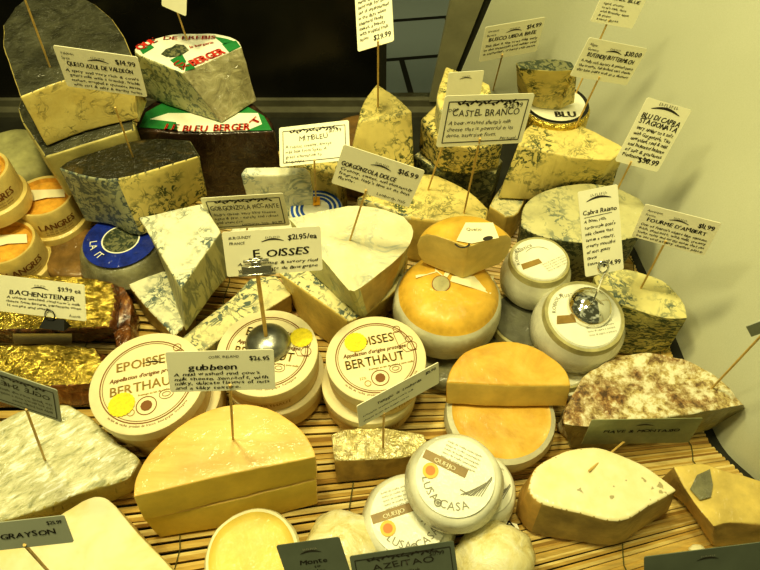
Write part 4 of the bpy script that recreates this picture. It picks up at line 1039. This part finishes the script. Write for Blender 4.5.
card('cream card tip entering at the top edge above the foil half wheel', [(160, -32), (190, -40), (184, 25), (164, -4)], (187, 40), (172, 0), dY=-.01, aspect=.9, T=dict(title='', price='', lines=[]), kind='plain')
card('cream card beyond the top edge whose skewer enters the topmost left wedge', [(-20, -60), (40, -50), (44, -14), (-14, -22)], (50, 67), (18, -17), dY=-.01, T=dict(title='', price='', lines=[]), kind='plain')
# cards held by clip stands
card('cream price card reading $21, held by the steel clip of the dull metal dome', [(221, 232), (321, 226), (322, 270), (228, 277)], Y=W(268, 340, .09).y + .022, aspect=2.1,
     T=dict(origin=['BURGUNDY', 'FRANCE'], price='$21.95/ea', title='E OISSES', ts=.24, tw=.58, tx=.08, ty=-.10, ps=.16, lines=['   A soft, strong & savory rind', '   washed in marc de Bourgogne'], y0=-.27, dy=.13))
card('tall narrow cream card reading $24, held by a wire spiral clip', [(578, 192), (617, 184), (624, 269), (585, 277)], Y=W(590, 305, .10).y + .018, aspect=.47, kind='port',
     T=dict(title=['Cabra Raiano'], rule=1, lines=['A bone, rich,', 'torta-style goat\'s', 'milk cheese that', 'tastes a velvety,', 'creamy mouthful', 'of soft goaty', 'flavor', 'Extremadura'], price='$24.99', dy=.072))
card('cream price card reading $9, held upright on the gold foil by a black binder clip', [(-5, 274), (84, 285), (87, 321), (-2, 311)], Y=W(50, 328, .05).y - .006, aspect=2.35,
     T=dict(price='$9.99 ea', title='BACHENSTEINER', tw=.74, ty=.02, ts=.18, tx=.02, lines=['   A unique washed rind cow\'s milk', '   cheese from Bavaria, perfection when', '   it oozes and smells.'], foot='Austria'))
CARDS = place()
# clip stands
def stand(label, F, px_top, shade, cardi, clip):
    root = empty('card_stand', F.c, label, 'card stand')
    bm = bmesh.new(); R_ = .0245
    prof = [(0, .0165, 0), (.004, .0163, 0)] + [(R_ * math.sin(math.radians(a)), .0165 * math.cos(math.radians(a)) ** .9, 0) for a in (14, 26, 38, 50, 62, 74, 84)] + [(R_, .0004, 0), (0, .0004, 0)]
    lathe_bm(bm, F, prof, 36); bmesh.ops.recalc_face_normals(bm, faces=bm.faces[:]); obj('dome_base', bm, shade, root)
    c, x, y, z, w, h = CARDS[cardi]; n_ = z if z.dot(CAM - c) > 0 else -z
    tp = PLN(px_top[0], px_top[1], c, z) + n_ * .004
    bm = bmesh.new(); b0 = F(0, 0, .0155); tube_bm(bm, [b0, b0.lerp(tp, .5), tp], .0021 if clip == 'bulldog' else .0010, 8)
    obj('rod', bm, 'skewer_wood' if clip == 'bulldog' else 'chrome', root)
    if clip == 'bulldog':
        bm = bmesh.new()
        def bar(u0, u1, v0, v1, t0, t1):
            v = [bm.verts.new(tp + x * u + y * q + n_ * t) for t in (t0, t1) for q in (v0, v1) for u in (u0, u1)]
            for f in ((0, 2, 3, 1), (4, 5, 7, 6), (0, 1, 5, 4), (2, 6, 7, 3), (0, 4, 6, 2), (1, 3, 7, 5)): bm.faces.new([v[i] for i in f])
        bar(-.014, .014, -.003, .005, -.003, .003); bar(-.0175, .0175, -.0045, -.0025, -.004, .0045)
        bar(-.0045, .0045, .0055, .009, -.002, .002); bar(-.0065, .0065, .0105, .0125, -.0012, .0012)
        tube_bm(bm, [tp + x * a + y * .0095 for a in (-.012, .012)], .0018, 8)
        bmesh.ops.recalc_face_normals(bm, faces=bm.faces[:]); bmesh.ops.bevel(bm, geom=bm.edges[:], offset=.0004, segments=1, affect='EDGES', material=-1)
        obj('clip', bm, 'steel', root, 'steel bulldog clip')
    else:
        bm = bmesh.new(); pts = []
        for i in range(40):
            a = i / 39 * 4 * math.pi; rr = .0062 - .0018 * i / 39
            pts.append(tp + x * (rr * math.sin(a)) + y * (rr * (1 - math.cos(a))) + n_ * (.0006 * i / 39 - .003))
        tube_bm(bm, pts, .0006, 6)
        for s_ in (-1, 1): tube_bm(bm, [tp, tp + x * (.008 * s_) - y * .008 + n_ * .002], .0006, 6)
        obj('clip', bm, 'chrome', root, 'spiral wire clip')
nc = len(CARDS)
FD = Frame(W(268, 344, .0887))
stand('dull grey metal dome stand with bulldog clip, on the middle printed cream box', FD, (257, 268), 'dull_steel', nc - 3, 'bulldog')
p0 = D2F.c + D2F.n * .0552
FD2 = Frame(PLN(589, 308, p0, D2F.n), D2F.n)
stand('shiny chrome dome stand with spiral wire clip, on the white paper-wrapped drum', FD2, (603, 272), 'chrome', nc - 2, 'spiral')
# binder clip on the foil
c, x, y, z, w, h = CARDS[nc - 1]; n_ = z if z.dot(CAM - c) > 0 else -z
tp = PLN(55, 322, c, z)
root = empty('binder_clip', tp, 'black binder clip gripping the lower edge of the $9 card on the gold foil', 'binder clip')
bm = bmesh.new()
prof = [(-.011, .004, .0007), (.011, .004, .0007), (.014, -.006, .0075), (-.014, -.006, .0075)]
va = [bm.verts.new(tp + x * u + y * v + n_ * t) for u, v, t in prof]; vb = [bm.verts.new(tp + x * u + y * v - n_ * t) for u, v, t in prof]
bm.faces.new(va); bm.faces.new(vb[::-1])
for i in range(4): bm.faces.new((va[i], vb[i], vb[(i + 1) % 4], va[(i + 1) % 4]))
bmesh.ops.recalc_face_normals(bm, faces=bm.faces[:]); obj('clip_body', bm, 'black_enamel', root)
bm = bmesh.new(); pts = []
for i in range(25):
    a = math.radians(-60 + 300 * i / 24); pts.append(tp + x * (-.004 + .0055 * math.cos(a)) + y * (.008 + .0065 * math.sin(a)) + n_ * .0022)
tube_bm(bm, pts + [pts[0]], .0006, 6); obj('wire_handle', bm, 'black_enamel', root)
# ------------------------------------------------------------------ light
def area(name, loc, target, size, power, col):
    ld = bpy.data.lights.new(name, 'AREA'); ld.shape = 'DISK'; ld.size = size; ld.energy = power; ld.color = col
    o = bpy.data.objects.new(name, ld); COL.objects.link(o); o.location = loc
    o.rotation_euler = (Vector(target) - Vector(loc)).to_track_quat('-Z', 'Y').to_euler(); return o
area('case_lamp', (-.26, .02, 1.25), (.02, .06, 0), .16, 9.2, (1, .905, .44))
area('added_lamp_second', (.06, -.10, 1.30), (.05, .0, 0), .14, 5.6, (1, .91, .47))  # small extra lamp, added for more glints
area('added_lamp_third', (-.55, -.25, 1.2), (0, 0, 0), .14, 3.4, (1, .91, .48))  # another added lamp, for glints on the wrappings
w = bpy.data.worlds.new('world'); sc.world = w; w.use_nodes = True
nt = w.node_tree; tc = nt.nodes.new('ShaderNodeTexCoord'); sx_ = nt.nodes.new('ShaderNodeSeparateXYZ'); nt.links.new(tc.outputs['Generated'], sx_.inputs[0])
wv = nt.nodes.new('ShaderNodeTexNoise'); wv.inputs['Scale'].default_value = 3.2; wv.inputs['Detail'].default_value = 1; nt.links.new(tc.outputs['Generated'], wv.inputs['Vector'])  # bright patches made up for sparkle on foil, dome and film
rp = nt.nodes.new('ShaderNodeValToRGB'); rp.color_ramp.elements[0].position = .50; rp.color_ramp.elements[1].position = .68
rp.color_ramp.elements[0].color = (.11, .11, .045, 1); rp.color_ramp.elements[1].color = (.80, .78, .38, 1); nt.links.new(wv.outputs['Fac'], rp.inputs['Fac'])
hz = nt.nodes.new('ShaderNodeMapRange'); hz.inputs['From Min'].default_value = .0; hz.inputs['From Max'].default_value = .5; nt.links.new(sx_.outputs['Z'], hz.inputs['Value'])
mx = nt.nodes.new('ShaderNodeMix'); mx.data_type = 'RGBA'; mx.inputs[6].default_value = (.15, .15, .07, 1); nt.links.new(hz.outputs[0], mx.inputs[0]); nt.links.new(rp.outputs['Color'], mx.inputs[7])
nt.links.new(mx.outputs[2], nt.nodes['Background'].inputs['Color'])
w.node_tree.nodes['Background'].inputs['Strength'].default_value = 1.0
area('added_back_fill', (.0, .30, 1.05), (.0, .30, 0), .2, 1.6, (1, .92, .56))  # fill lamp added overhead to brighten the rear cheeses
